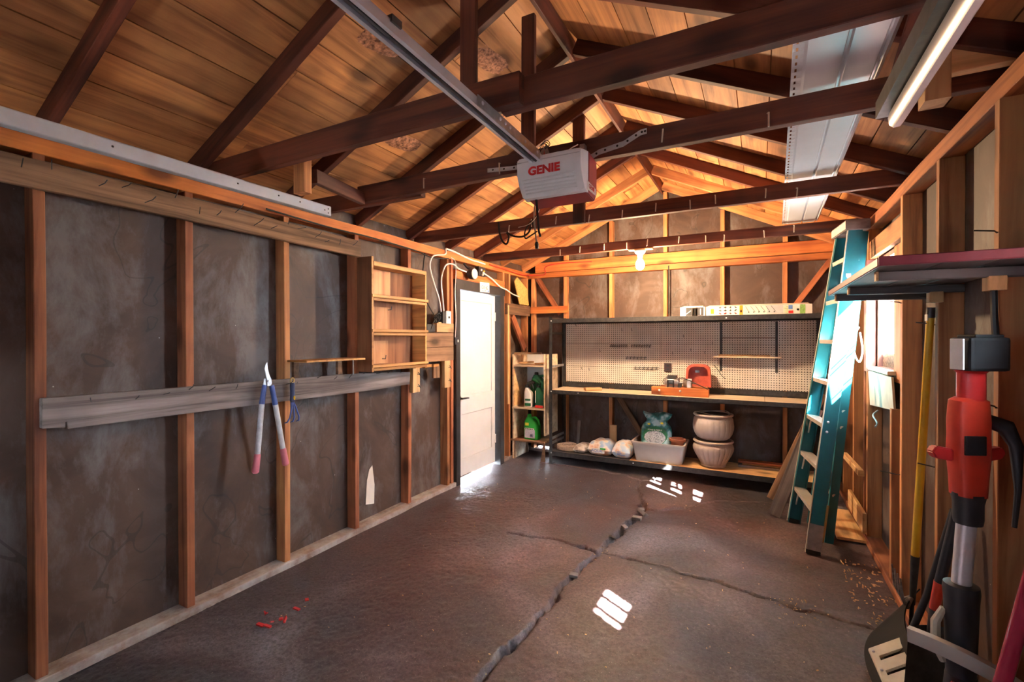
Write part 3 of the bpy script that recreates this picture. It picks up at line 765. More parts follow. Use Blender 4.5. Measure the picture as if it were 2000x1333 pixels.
# boards and switch between bookshelf and door
for z0, z1, lab in ((1.452, 1.595, 'upper of two weathered boards between bookshelf and door'), (1.315, 1.449, 'lower of two weathered boards between bookshelf and door')):
    board('wall_board', (-2.782, 3.46, (z0 + z1) / 2), (-2.782, 3.955, (z0 + z1) / 2), z1 - z0, 0.035, (0, 0, 1), 'weather_warm', label=lab, cat='board', group='weathered boards beside the door')
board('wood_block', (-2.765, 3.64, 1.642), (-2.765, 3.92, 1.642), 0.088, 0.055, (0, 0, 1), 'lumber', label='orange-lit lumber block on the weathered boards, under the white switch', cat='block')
board('wood_offcut', (-2.775, 3.70, 1.693), (-2.775, 3.84, 1.693), 0.012, 0.03, (0, 0, 1), 'lumber', label='thin sliver of wood lying on the lumber block', cat='offcut')
t = thing('switch_box', 'white switch plate on a dark box above the lumber block', 'switch', (-2.77, 3.82, 1.745))
MB().b2((-2.80, 3.745, 1.688), (-2.742, 3.875, 1.805), 0.003).build('back_box', 'black_plastic', t)
MB().b2((-2.742, 3.795, 1.686), (-2.737, 3.875, 1.812), 0.002).build('cover_plate', 'white', t)
MB().b2((-2.737, 3.830, 1.738), (-2.727, 3.840, 1.758), 0.001).build('toggle', 'dark_steel', t)
t = thing('transformer', 'black transformer with coiled leads on the weathered boards', 'transformer', (-2.77, 3.57, 1.60))
MB().b2((-2.795, 3.49, 1.598), (-2.735, 3.615, 1.672), 0.006).build('housing', 'black_plastic', t)
r = random.Random(2)
for q in range(4):
    c = V((-2.765, 3.66 + 0.02 * q, 1.72 + 0.014 * q))
    MB().tube([c + V((0.01 * r.uniform(-1, 1), 0.032 * math.cos(a), 0.034 * math.sin(a))) for a in [2 * PI * k / 16 for k in range(17)]], 0.0055, 6).build('coiled_lead', 'rubber', t, True)
MB().tube([(-2.74, 3.54, 1.61), (-2.73, 3.56, 1.66), (-2.74, 3.60, 1.70), (-2.76, 3.66, 1.73)], 0.005, 8).build('lead', 'rubber', t, True)
# hook blocks, slats and offcut below the boards
for y, z0, z1, lab in ((3.358, 1.048, 1.268, 'lumber block with two hooks at the end of the grey board'), (3.842, 1.048, 1.315, 'lumber block with two hooks nailed beside the door stud')):
    t = thing('hook_block', lab, 'block', (-2.775, y, (z0 + z1) / 2), 'hook blocks')
    board('block', (-2.775, y, z0), (-2.775, y, z1), 0.10, 0.04, (0, 1, 0), 'lumber', t)
    for q in (0.25, 0.75):
        z = z0 + (z1 - z0) * q
        MB().tube([(-2.757, y + 0.015, z), (-2.735, y + 0.015, z), (-2.722, y + 0.015, z - 0.012), (-2.722, y + 0.002, z + 0.006), (-2.73, y - 0.008, z + 0.02)], 0.0035, 7).build('hook', 'dark_steel', t, True)
for a, b, lab in ((3.36, 3.45, 'short yellow slat touching the bookshelf foot'), (3.49, 3.59, 'middle short yellow slat under the weathered boards'), (3.62, 3.71, 'short yellow slat nearest the door under the weathered boards')):
    board('short_slat', (-2.78, a, 1.276), (-2.78, b, 1.279), 0.026, 0.035, (0, 0, 1), 'ply', label=lab, cat='slat', group='short yellow slats')
board('wood_offcut', (-2.785, 3.685, 1.155), (-2.785, 3.685, 1.265), 0.10, 0.025, (0, 1, 0), 'weather_warm', label='dark square offcut behind the hook block beside the door', cat='offcut')

# door
def door():
    t = thing('door_1', 'white panelled side door with black lever handle', 'door', (-2.86, 4.95, 0.0)); t['kind'] = 'structure'
    xo, xi, y0, y1, z0, z1 = -2.885, -2.845, 4.098, 4.942, 0.035, 2.048
    m = MB()
    st = 0.115
    rails = [(z0, 0.22), (0.715, 0.905), (1.955, z1)]
    m.b2((xo, y0, z0), (xi, y0 + st, z1), 0.001); m.b2((xo, y1 - st * 0.55, z0), (xi, y1, z1), 0.001)
    for a, b in rails: m.b2((xo, y0 + st, a), (xi, y1 - st * 0.55, b))
    for a, b in ((0.22, 0.715), (0.905, 1.955)):
        m.b2((xo + 0.006, y0 + st, a), (xi - 0.014, y1 - st * 0.55, b))
    m.build('panelled_leaf', 'white_door', t)
    f = MB()
    for a, b in ((0.22, 0.715), (0.905, 1.955)):
        ya, yb = y0 + st, y1 - st * 0.55
        for A, B in (((ya, a), (yb, a)), ((ya, b), (yb, b)), ((ya, a), (ya, b)), ((yb, a), (yb, b))):
            f.tube([(xi - 0.010, *A), (xi - 0.010, *B)], 0.009, 6)
    f.build('panel_moulding', 'white_door', t, True)
    h = MB().lathe([(0.028, 0), (0.028, 0.006), (0.02, 0.012), (0.011, 0.016), (0.011, 0.045)], (xi, 4.175, 0.893), 20, Quaternion((0, 1, 0), PI / 2))
    h.tube([(xi + 0.042, 4.165, 0.893), (xi + 0.046, 4.20, 0.893), (xi + 0.046, 4.27, 0.891), (xi + 0.042, 4.30, 0.887)], [0.010, 0.010, 0.008, 0.006], 10)
    h.build('lever_handle', 'black_plastic', t, True)
    MB().lathe([(0.018, 0), (0.018, 0.006), (0.012, 0.009)], (xi, 4.175, 0.972), 16, Quaternion((0, 1, 0), PI / 2)).build('deadbolt', 'black_plastic', t, True)
    for z in (1.80, 0.32):
        hb = MB().b2((xi - 0.002, y1 - 0.03, z - 0.05), (xi + 0.003, y1 + 0.004, z + 0.05)); hb.tube([(xi + 0.004, y1 + 0.004, z - 0.052), (xi + 0.004, y1 + 0.004, z + 0.052)], 0.006, 8)
        hb.build('hinge', 'white', t)
    MB().b2((xi, y0 + 0.02, 0.035), (xi + 0.002, y0 + 0.30, 0.05)).build('bottom_rot', 'weather', t)
    fr = thing('trim_9', 'black painted frame round the white door', 'door frame', (-2.8, 4.5, 0)); fr['kind'] = 'structure'
    for nm, lo, hi in (('jamb', (-2.89, 4.018, 0), (-2.772, 4.092, 2.06)), ('jamb', (-2.89, 4.95, 0), (-2.772, 5.045, 2.06)), ('head', (-2.89, 4.010, 2.055), (-2.765, 5.055, 2.155))):
        MB().b2(lo, hi, 0.003).build(nm, 'black_trim', fr)
    st_ = MB().b2((-2.89, 4.092, -0.05), (-2.94, 4.95, -0.012)).build('trim_10', 'stone', kind='structure')
    board('door_header', (-2.80, 4.03, 2.21), (-2.80, 5.06, 2.185), 0.10, 0.05, (0, 0, 1), 'plate', label='red timber header just above the black door frame', cat='header')
door()
t = thing('licence_plate', 'white licence plate nailed above the white door', 'licence plate', (-2.755, 4.565, 2.12))
MB().box((-2.762, 4.568, 2.118), (0.003, 0.205, 0.112), Quaternion((1, 0, 0), 0.03), 0.001).build('plate', 'white', t)
W = basis((-2.7598, 4.568, 2.113), (0, 1, 0.03), (0, -0.03, 1))
text('number', 'G15·J62', 0.058, 'dark_print', W, t, 0.0004, 0.80)
text('caption', 'VALLEY', 0.020, 'blue_print', basis((-2.7603, 4.568, 2.158), (0, 1, 0.03), (0, -0.03, 1)), t, 0.0004)
text('sticker_text', 'PC 14 19', 0.022, 'dark_print', basis((-2.7603, 4.545, 2.075), (0, 1, 0.03), (0, -0.03, 1)), t, 0.0004)
MB().box((-2.7603, 4.645, 2.078), (0.001, 0.035, 0.022)).build('sticker', 'blue_print', t)
t = thing('flood_lamp', 'round pale-faced lamp on a dark body above the door frame', 'lamp', (-2.76, 4.27, 2.21))
MB().lathe([(0.03, -0.05), (0.05, -0.03), (0.06, 0.0), (0.062, 0.03), (0.058, 0.035)], (-2.715, 4.225, 2.225), 24, Quaternion((0, 1, 0), PI / 2)).build('housing', 'black_plastic', t, True)
MB().lathe([(0.056, 0.0), (0.050, 0.008), (0.001, 0.011)], (-2.680, 4.225, 2.225), 24, Quaternion((0, 1, 0), PI / 2)).build('lens', 'white', t, True)
MB().tube([(-2.80, 4.20, 2.34), (-2.77, 4.21, 2.30), (-2.73, 4.22, 2.27)], 0.012, 8).build('arm', 'black_plastic', t, True)
t = thing('junction_box', 'dark open junction box with bare wires above the licence plate', 'junction box', (-2.785, 4.50, 2.29))
MB().b2((-2.80, 4.42, 2.235), (-2.75, 4.56, 2.34), 0.003).build('box', 'black_plastic', t)
for (y, z, m) in ((4.46, 2.30, 'lilac_print'), (4.50, 2.275, 'white'), (4.49, 2.25, 'white'), (4.515, 2.29, 'yellow_print')):
    MB().ball((-2.742, y, z), 0.014, 10, 8).build('wire_nut', m, t, True)
# cables
def cable(name, lab, pts, r, mat, cat='cable', group=None, n=6):
    # smooth the polyline
    P = [V(p) for p in pts]; out = []
    for i in range(len(P) - 1):
        p0, p1, p2, p3 = P[max(i - 1, 0)], P[i], P[i + 1], P[min(i + 2, len(P) - 1)]
        for q in range(n):
            u = q / n
            out.append(0.5 * ((2 * p1) + (p2 - p0) * u + (2 * p0 - 5 * p1 + 4 * p2 - p3) * u * u + (3 * p1 - p0 - 3 * p2 + p3) * u ** 3))
    out.append(P[-1])
    o = MB().tube(out, r, 8).build(name, mat, None, True, origin=P[0])
    return tag(o, lab, cat, group)
cable('white_cable', 'white cable running from the top plate down to the switch, outer loop', [(-2.79, 3.86, 2.44), (-2.785, 3.84, 2.38), (-2.76, 3.62, 2.33), (-2.75, 3.55, 2.22), (-2.75, 3.62, 2.05), (-2.755, 3.70, 1.92), (-2.765, 3.745, 1.80)], 0.008, 'white', group='white door cables')
cable('white_cable', 'white cable arching from beside the lamp down to the switch, inner loop', [(-2.735, 4.15, 2.24), (-2.74, 4.02, 2.255), (-2.745, 3.92, 2.29), (-2.75, 3.80, 2.26), (-2.75, 3.73, 2.12), (-2.755, 3.755, 1.95), (-2.765, 3.79, 1.81)], 0.008, 'white', group='white door cables')
cable('white_cable', 'white cable stapled along the top plate above the door', [(-2.785, 3.86, 2.44), (-2.79, 4.0, 2.435), (-2.79, 4.3, 2.40), (-2.79, 4.48, 2.395), (-2.79, 4.62, 2.39)], 0.009, 'white', group='white door cables')
cable('white_cable', 'white cable sloping from the junction box over the door corner', [(-2.745, 4.52, 2.27), (-2.74, 4.68, 2.23), (-2.745, 4.90, 2.155), (-2.745, 5.05, 2.135), (-2.765, 5.25, 2.10), (-2.775, 5.45, 2.08)], 0.008, 'white', group='white door cables')
cable('white_cable', 'thin white lead hanging down the door frame to a plug', [(-2.772, 3.93, 2.36), (-2.765, 4.0, 2.30), (-2.765, 3.985, 2.0), (-2.762, 3.995, 1.75), (-2.765, 3.985, 1.55)], 0.005, 'white', group='white door cables')
t = thing('plug', 'small black plug at the end of the thin white lead', 'plug', (-2.765, 3.98, 1.53))
MB().b2((-2.80, 3.96, 1.475), (-2.745, 4.01, 1.55), 0.003).build('body', 'black_plastic', t)
MB().b2((-2.745, 3.99, 1.50), (-2.738, 4.008, 1.525), 0.001).build('tip', 'white', t)
cable('dark_cable', 'dark cable sagging under the left top plate', [(-2.76, 1.9, 2.36), (-2.757, 2.4, 2.345), (-2.757, 2.75, 2.35), (-2.757, 3.05, 2.345), (-2.757, 3.35, 2.335), (-2.757, 3.6, 2.31), (-2.757, 3.86, 2.34)], 0.006, 'rubber')
cable('red_cable', 'red wire stapled along the plate into the back corner', [(-2.752, 4.66, 2.39), (-2.752, 5.0, 2.385), (-2.752, 5.5, 2.37), (-2.66, 5.748, 2.39), (-2.55, 5.785, 2.40), (-2.54, 5.785, 2.50), (-2.3, 5.785, 2.53), (-1.9, 5.785, 2.52)], 0.006, 'red')
cable('dark_cable', 'dark cord running down from the top plate to the transformer', [(-2.785, 3.52, 2.34), (-2.795, 3.50, 2.1), (-2.79, 3.55, 1.9), (-2.775, 3.64, 1.77)], 0.006, 'rubber')
cable('dark_cable', 'dark conduit down the back wall stud beside the bulb', [(-0.955, 5.79, 2.40), (-0.955, 5.80, 2.2), (-0.955, 5.80, 1.83)], 0.007, 'rubber')
# torn paper hanging low on the wall board
t = MB()
t.prism([(-2.886, 2.86, 0.16), (-2.886, 2.875, 0.36), (-2.886, 2.90, 0.44), (-2.886, 2.935, 0.47), (-2.886, 2.96, 0.30), (-2.886, 2.955, 0.14)], (0.004, 0, 0))
tag(t.build('torn_paper', 'card', origin=(-2.886, 2.9, 0.3)), 'torn strip of pale paper stuck low on the left wall board', 'paper')
# ------------------------------------------------------------------ workbench rack on the back wall
def rack():
    t = thing('workbench_rack', 'long black metal workbench rack with three plank levels along the back wall', 'workbench', (-0.85, 5.5, 0))
    x0, x1, yf, yb = -2.275, 0.56, 5.28, 5.74
    for (x, y) in ((x0, yf), (x0, yb), (x1, yf), (x1, yb)):
        p = MB(); s = 1 if x < 0 else -1; sy = 1 if y < 5.5 else -1
        p.b2((x, y, 0), (x + s * 0.040, y + sy * 0.004, 1.80)); p.b2((x, y, 0), (x + s * 0.004, y + sy * 0.040, 1.80))
        p.b2((x - 0.005, y - 0.005, 0), (x + s * 0.05, y + sy * 0.05, 0.012))
        p.build('upright', 'black_metal', t)
    for z in (1.60, 1.19, 0.30, 0.24):
        for x in (x0, x1 - 0.004): MB().b2((x, yf + 0.004, z - 0.014), (x + 0.012, yb - 0.004, z + 0.014)).build('cross_tie', 'black_metal' if z > 1.5 else 'steel', t)
    for zt, hgt in ((1.772, 0.050), (0.905, 0.045), (0.158, 0.055)):
        for y in (yf - 0.004, yb): 
            b = MB().b2((x0, y, zt - hgt), (x1, y + 0.005, zt + 0.002)); b.b2((x0, min(y, y + 0.02) if y < 5.5 else y - 0.02, zt - hgt), (x1, y + 0.02 if y < 5.5 else y, zt - hgt + 0.004))
            b.build('beam', 'black_metal', t)
    # plank levels
    for lev, (zt, cuts, mat) in enumerate(((1.772, (-2.27, 0.55), 'paleply'), (0.905, (-2.27, -0.78, 0.05, 0.55), 'paleply'), (0.158, (-2.27, -1.30, 0.55), 'lumber'))):
        for a, b in zip(cuts, cuts[1:]):
            board('shelf_board', (a + 0.002, 5.513, zt - 0.010), (b - 0.002, 5.513, zt - 0.010), 0.455, 0.02, (0, 1, 0), 'blackwood' if lev == 2 and a < -2 else mat, t)
    MB().b2((-2.26, 5.745, 0.915), (0.55, 5.765, 0.968)).build('back_ledger', 'black_metal', t)
    nb = [( -2.245, yf - 0.008, z) for z in (1.75, 0.89, 0.14)] + [(-1.25, yf - 0.006, 0.135), (-1.9, yf - 0.006, 0.885), (-0.3, yf - 0.006, 1.745)]
    for p in nb: MB().ball(p, 0.008, 10, 6, (1, 0.6, 1)).build('bolt', 'galv', t, True)
rack()
# pegboard
t = thing('pegboard', 'white perforated pegboard covering the wall above the workbench', 'pegboard', (-0.88, 5.775, 0.975))
xs = (-2.245, -1.040, -0.01, 0.56); zs = (0.972, 1.175, 1.47, 1.745)
for a, b in zip(xs, xs[1:]):
    for c, d in zip(zs, zs[1:]):
        MB().b2((a + 0.0015, 5.772, c + 0.0015), (b - 0.0015, 5.779, d - 0.0015)).build('pegboard_sheet', 'peg', t, origin=(0, 5.775, 0))
t = thing('wall_outlet', 'dark brown power outlet on the pegboard', 'outlet', (-0.958, 5.77, 1.19))
MB().b2((-1.0, 5.763, 1.138), (-0.916, 5.771, 1.243), 0.003).build('cover_plate', 'outlet', t)
for z in (1.168, 1.212): MB().b2((-0.975, 5.761, z - 0.012), (-0.941, 5.764, z + 0.012), 0.001).build('receptacle', 'black_plastic', t)
def hookstrip(lab, xa, xb, z, n):
    t = thing('tool_hook_strip', lab, 'hook strip', ((xa + xb) / 2, 5.77, z), 'wire hook strips on the pegboard')
    m = MB()
    m.tube([(xa, 5.765, z), (xb, 5.765, z)], 0.0032, 6); m.tube([(xa, 5.762, z - 0.022), (xb, 5.762, z - 0.022)], 0.0028, 6)
    for i in range(n):
        x = xa + (xb - xa) * (i + .5) / n
        m.tube([(x, 5.765, z + 0.012), (x, 5.765, z), (x, 5.748, z - 0.008), (x, 5.735, z - 0.026), (x, 5.73, z - 0.01)], 0.0028, 6)
    m.build('wire_comb', 'dark_steel', t, True)
hookstrip('long dark wire hook strip high on the pegboard, left half', -1.655, -1.435, 1.452, 8)
hookstrip('long dark wire hook strip high on the pegboard, nearer the outlet', -1.395, -1.15, 1.452, 8)
hookstrip('short wire hook strip in the middle row of the pegboard', -1.46, -1.20, 1.305, 6)
hookstrip('lowest wire hook strip on the pegboard, left of the outlet', -1.36, -1.06, 1.185, 6)
rr = random.Random(4)
for i, (x, z) in enumerate(((-2.1, 1.70), (-1.78, 1.37), (-1.5, 1.63), (-1.38, 1.63), (-0.78, 1.55), (-0.70, 1.39), (-0.55, 1.36), (-0.9, 1.35), (-2.02, 1.14), (-1.92, 1.13), (-0.47, 1.47))):
    o = MB().tube([(x, 5.772, z), (x, 5.745, z), (x, 5.735, z + 0.012), (x, 5.735, z + 0.03)], 0.003, 6).build('peg_hook', 'dark_steel', None, True, origin=(x, 5.772, z))
    o['group'] = 'loose peg hooks'
    tag(o, 'single dark wire peg hook on the pegboard, %s' % ('high left corner', 'left of centre in middle row', 'upper row, left of a twin', 'upper row, right of a twin', 'upper row right of the seam', 'middle row above red guard', 'middle row above guard, right of a twin', 'just above the outlet', 'bottom row left', 'bottom row, right of a twin', 'beside the little shelf bracket')[i], 'hook', 'loose peg hooks')
t = thing('pegboard_shelf', 'narrow wooden shelf on two black uprights on the pegboard', 'shelf', (-0.11, 5.70, 1.33))
for x in (-0.383, 0.163): 
    MB().b2((x - 0.012, 5.762, 1.165), (x + 0.012, 5.772, 1.718)).build('upright', 'black_metal', t)
    MB().prism([(x - 0.003, 5.762, 1.322), (x - 0.003, 5.655, 1.322), (x - 0.003, 5.655, 1.314), (x - 0.003, 5.762, 1.285)], (0.006, 0, 0)).build('bracket', 'black_metal', t)
board('shelf_board', (-0.455, 5.705, 1.330), (0.205, 5.705, 1.330), 0.11, 0.014, (0, 1, 0), 'paleply', t)
board('wood_strip', (-0.40, 5.70, 1.348), (0.10, 5.70, 1.348), 0.05, 0.018, (0, 1, 0), 'lumber', label='thin wood strip lying on the pegboard shelf', cat='strip')
board('wood_strip', (-0.37, 5.74, 1.54), (0.15, 5.74, 1.54), 0.008, 0.045, (0, 0, 1), 'plydark', label='dark strip between the uprights above the pegboard shelf', cat='strip')
board('wood_block', (-1.86, 5.40, 0.924), (-1.70, 5.52, 0.924), 0.09, 0.036, (0, 1, 0), 'lumber', label='small lumber block lying on the left end of the workbench', cat='block')
# red-guard bench machine on a timber base
def machine():
    t = thing('bench_grinder', 'old bench machine with red guard bolted to an orange timber base', 'bench machine', (-0.76, 5.5, 0.905))
    board('timber_base', (-1.065, 5.40, 0.955), (-0.475, 5.40, 0.948), 0.085, 0.10, (0, 0, 1), 'plate', t)
    board('timber_base', (-1.00, 5.58, 0.955), (-0.50, 5.58, 0.955), 0.085, 0.06, (0, 0, 1), 'plate', t)
    for x in (-0.98, -0.76): MB().tube([(x, 5.35, 0.963), (x, 5.335, 0.963)], [0.012, 0.008], 10).build('bolt', 'galv', t, True)
    for x in (-1.0, -0.80): MB().b2((x - 0.06, 5.355, 0.905), (x + 0.06, 5.37, 0.913)).build('shim', 'white', t)
    m = MB()
    m.lathe([(0.048, -0.075), (0.058, -0.06), (0.06, 0.0), (0.058, 0.06), (0.048, 0.075)], (-0.86, 5.45, 1.045), 24, Quaternion((0, 1, 0), PI / 2))
    m.b2((-0.92, 5.40, 0.995), (-0.80, 5.50, 1.01), 0.003)
    m.build('motor', 'steel', t, True)
    MB().b2((-0.905, 5.40, 1.085), (-0.81, 5.49, 1.125), 0.006).build('terminal_box', 'dark_steel', t)
    a = MB()
    for x in (-0.895, -0.835):
        a.b2((x - 0.006, 5.375, 0.995), (x + 0.006, 5.39, 1.075))
    a.b2((-0.90, 5.375, 1.03), (-0.83, 5.39, 1.04)); a.b2((-0.90, 5.375, 1.068), (-0.83, 5.39, 1.078)); a.build('motor_bracket', 'black_metal', t)
    MB().tube([(-0.78, 5.45, 1.045), (-0.62, 5.45, 1.045)], 0.010, 10).build('shaft', 'steel', t, True)
    MB().lathe([(0.012, -0.02), (0.045, -0.018), (0.045, 0.018), (0.012, 0.02)], (-0.72, 5.45, 1.045), 20, Quaternion((0, 1, 0), PI / 2)).build('wheel', 'stone', t, True)
    MB().b2((-0.70, 5.41, 0.995), (-0.655, 5.49, 1.09), 0.006).build('bearing_block', 'galv', t)
    MB().b2((-0.79, 5.40, 0.995), (-0.755, 5.44, 1.045), 0.004).build('pulley_bracket', 'dark_steel', t)
    # arched guard
    g = MB(); xs0, xs1, zb, zt, n = -0.725, -0.478, 0.995, 1.245, 7
    def outline(ins):
        x0, x1, z1, rr = xs0 + ins, xs1 - ins, zt - ins, 0.07
        P = [(x0 - 0.012, zb), (x0, z1 - rr)] + [(x0 + rr - rr * math.cos(a), z1 - rr + rr * math.sin(a)) for a in [PI / 2 * k / n for k in range(1, n + 1)]]
        P += [(x1 - rr + rr * math.sin(a), z1 - rr + rr * math.cos(a)) for a in [PI / 2 * k / n for k in range(n + 1)]] + [(x1 + 0.012, zb)]
        return P
    O, I = outline(0), outline(0.022)
    yb, yf = 5.66, 5.55
    bm = g.bm
    ob = [bm.verts.new((x, yb, z)) for x, z in O]; of = [bm.verts.new((x, yf, z)) for x, z in O]; jf = [bm.verts.new((x, yf, z)) for x, z in I]; jb = [bm.verts.new((x, yb - 0.02, z)) for x, z in I]
    for A, B in ((ob, of), (of, jf), (jf, jb)):
        for k in range(len(A) - 1): bm.faces.new((A[k], A[k + 1], B[k + 1], B[k]))
    bm.faces.new(jb); bm.faces.new(ob[::-1])
    bmesh.ops.recalc_face_normals(bm, faces=bm.faces[:])
    g.build('guard', 'rustred', t, True)
    MB().b2((-0.64, 5.637, 1.15), (-0.595, 5.641, 1.175)).build('guard_label', 'steel', t)
    MB().tube([(-0.805, 5.44, 1.09), (-0.74, 5.42, 1.10), (-0.66, 5.38, 1.075), (-0.56, 5.36, 1.03), (-0.48, 5.36, 0.995)], 0.005, 8).build('power_lead', 'rubber', t, True)
    MB().tube([(-0.92, 5.44, 1.09), (-0.945, 5.42, 1.085), (-0.955, 5.42, 1.05), (-0.94, 5.42, 1.02)], 0.0035, 6).build('loose_wire', 'rubber', t, True)
machine()
cable('dark_cable', 'thin dark cord hanging on the pegboard right of the red guard', [(-0.46, 5.765, 1.235), (-0.42, 5.762, 1.19), (-0.37, 5.762, 1.11), (-0.33, 5.762, 1.08)], 0.003, 'rubber')
# cartons on the top shelf
def carton(x0, x1, lab, prints):
    t = thing('carton', lab, 'carton', ((x0 + x1) / 2, 5.36, 1.774), 'white cartons on the top shelf')
    MB().b2((x0, 5.30, 1.774), (x1, 5.44, 1.868), 0.003).build('box', 'card', t)
    MB().prism([(x0 + 0.01, 5.305, 1.870), (x1 - 0.02, 5.305, 1.870), (x1 - 0.03, 5.38, 1.884), (x0 + 0.03, 5.38, 1.884)], (0, 0.03, 0.002)).build('flap', 'card', t)
    for a, b, c, d, m in prints:
        MB().b2((x0 + a, 5.2985, 1.776 + c), (x0 + b, 5.300, 1.776 + d)).build('print', m, t)
    return t
t = carton(-0.755, -0.505, 'short white carton with orange and black print on the top shelf', [(0.06, 0.235, 0.0, 0.086, 'dark_print'), (0.125, 0.175, 0.0, 0.08, 'orange_print')])
for i, (a, b) in enumerate((((0.065, 0.015), (0.11, 0.05)),)):
    MB().tube([(-0.755 + a[0], 5.297, 1.78 + a[1]), (-0.755 + b[0], 5.297, 1.78 + b[1])], 0.004, 6).build('tool_picture', 'white', t)
text('print', 'ECHO', 0.034, 'dark_print', basis((-0.605, 5.2978, 1.815), (0, 0, 1), (-1, 0, 0)), t, 0.0004)
MB().b2((-0.555, 5.2976, 1.785), (-0.545, 5.299, 1.85)).build('print', 'white', t)
t = carton(-0.495, 0.447, 'long white carton with tool pictures and an orange band on the top shelf', [(0.315, 0.345, 0.0, 0.094, 'orange_print'), (0.045, 0.075, 0.015, 0.065, 'orange_print'), (0.10, 0.104, 0.02, 0.055, 'grey_print'), (0.56, 0.70, 0.004, 0.088, 'grey_print'),
    (0.745, 0.78, 0.045, 0.085, 'blue_print'), (0.745, 0.785, 0.004, 0.03, 'red_print'), (0.80, 0.84, 0.0, 0.088, 'card'), (0.815, 0.835, 0.03, 0.05, 'green_print'), (0.84, 0.885, 0.0, 0.088, 'green_print'), (0.322, 0.338, 0.025, 0.05, 'dark_print')])
rp = random.Random(8)
for i in range(4):
    for j in range(3):
        x, z = -0.36 + 0.048 * i, 1.792 + 0.031 * j
        MB().box((x, 5.2985, z), (0.026, 0.0014, 0.006 + 0.005 * rp.random()), Quaternion((0, 1, 0), rp.uniform(-.5, .5))).build('print', 'dark_print' if j else 'red_print', t)
        MB().box((x, 5.2985, z), (0.006, 0.0014, 0.020)).build('print', 'dark_print', t)
for i in range(6):
    x = -0.125 + 0.045 * i
    MB().tube([(x, 5.2985, 1.86), (x + 0.03 + 0.02 * rp.random(), 5.2985, 1.80)], 0.002, 5).build('print', 'dark_print', t)
    MB().ball((x + 0.03, 5.2985, 1.80), 0.006, 8, 6, (1, 0.15, 1)).build('print', 'dark_print', t)
for i in range(7):
    x = 0.215 + 0.006 * i
    MB().prism([(0.245, 5.2986, 1.778 + 0.011 * i), (0.245, 5.2986, 1.784 + 0.011 * i), (0.195 + 0.02 * rp.random(), 5.2986, 1.785 + 0.012 * i)], (0, 0.001, 0)).build('print', 'yellow_print' if i % 2 else 'green_print', t)

# ------------------------------------------------------------------ things on the lower shelf
def pillow(name, lab, c, size, mat, seed, neck=0.0, group=None, tilt=0.0):
    sx, sy, sz = size
    bm = bmesh.new(); n = 18
    for s in (1, -1):
        g = {}
        for i in range(n + 1):
            for j in range(n + 1):
                a, b = 2 * i / n - 1, 2 * j / n - 1
                e = max(0, (1 - abs(a) ** 3.2)) ** 0.5 * max(0, (1 - abs(b) ** 3.2)) ** 0.5
                w = noise.noise((a * 2.1 + seed, b * 2.1, s)) * 0.14 + noise.noise((a * 6 + seed, b * 6, s)) * 0.05
                z = s * e * (1 + w) * sz / 2 if s > 0 else -e * sz / 2 * 0.9
                nk = 1 - neck * math.exp(-((b - 0.62) / 0.16) ** 2); z *= nk
                g[i, j] = bm.verts.new((a * sx / 2 * nk * (1 + 0.04 * math.sin(5 * b + seed)), b * sy / 2 * (1 + 0.04 * math.sin(4 * a)), z))
        for i in range(n):
            for j in range(n):
                q = (g[i, j], g[i + 1, j], g[i + 1, j + 1], g[i, j + 1]); bm.faces.new(q if s > 0 else q[::-1])
    bmesh.ops.remove_doubles(bm, verts=bm.verts[:], dist=0.0004)
    zmin = min(v.co.z for v in bm.verts)
    for v in bm.verts: v.co.z = max(v.co.z, zmin * 0.75)
    T = Matrix.Translation(V(c)) @ Matrix.Rotation(tilt, 4, 'X')
    zl = min((T.to_3x3() @ v.co).z for v in bm.verts)
    T.translation.z = c[2] - zl
    t = thing(name, lab, 'bag', (c[0], c[1], c[2]), group)
    o = link('film', mesh_from(bm, name, True), mat, t, T)
    return t, T
t = thing('rope_coil', 'flat coil of straw-coloured rope at the left end of the lower shelf', 'rope coil', (-2.05, 5.45, 0.16))
for q in range(4):
    z = 0.172 + 0.013 * q
    for ring in range(4):
        r1 = 0.118 - 0.024 * ring
        MB().tube([(-2.105 + r1 * 1.05 * math.cos(a), 5.46 + r1 * 1.1 * math.sin(a), z + 0.004 * math.sin(3 * a + q + ring)) for a in [2 * PI * k / 30 for k in range(31)]], 0.009, 6).build('rope_turn', 'rope', t, True)
t, T = pillow('newspaper_bundle', 'grey wrapped bundle lying beside the rope coil', (-1.91, 5.47, 0.16), (0.155, 0.3, 0.11), 'bag_grey', 2.2)
t, T = pillow('soil_bag', 'plump bag with orange and blue print on the lower shelf', (-1.66, 5.475, 0.16), (0.285, 0.34, 0.20), 'bag_orange', 4.1, group='bags on the lower shelf')
MB().b2((-1.74, 5.30, 0.195), (-1.59, 5.306, 0.25)).build('print', 'white', t)
text('print', 'AQUA', 0.045, 'blue_print', basis((-1.68, 5.2995, 0.220), (1, 0, 0), (0, 0, 1)), t, 0.0004)
MB().b2((-1.64, 5.299, 0.240), (-1.575, 5.304, 0.258)).build('print', 'green', t)
t, T = pillow('soil_bag', 'plump white bag with blue print beside the grey tub', (-1.40, 5.47, 0.16), (0.215, 0.34, 0.21), 'bag_white', 7.7, group='bags on the lower shelf')
for q in range(3): MB().b2((-1.44, 5.301, 0.20 + 0.016 * q), (-1.35 - 0.012 * q, 5.305, 0.208 + 0.016 * q)).build('print', 'blue_print', t)
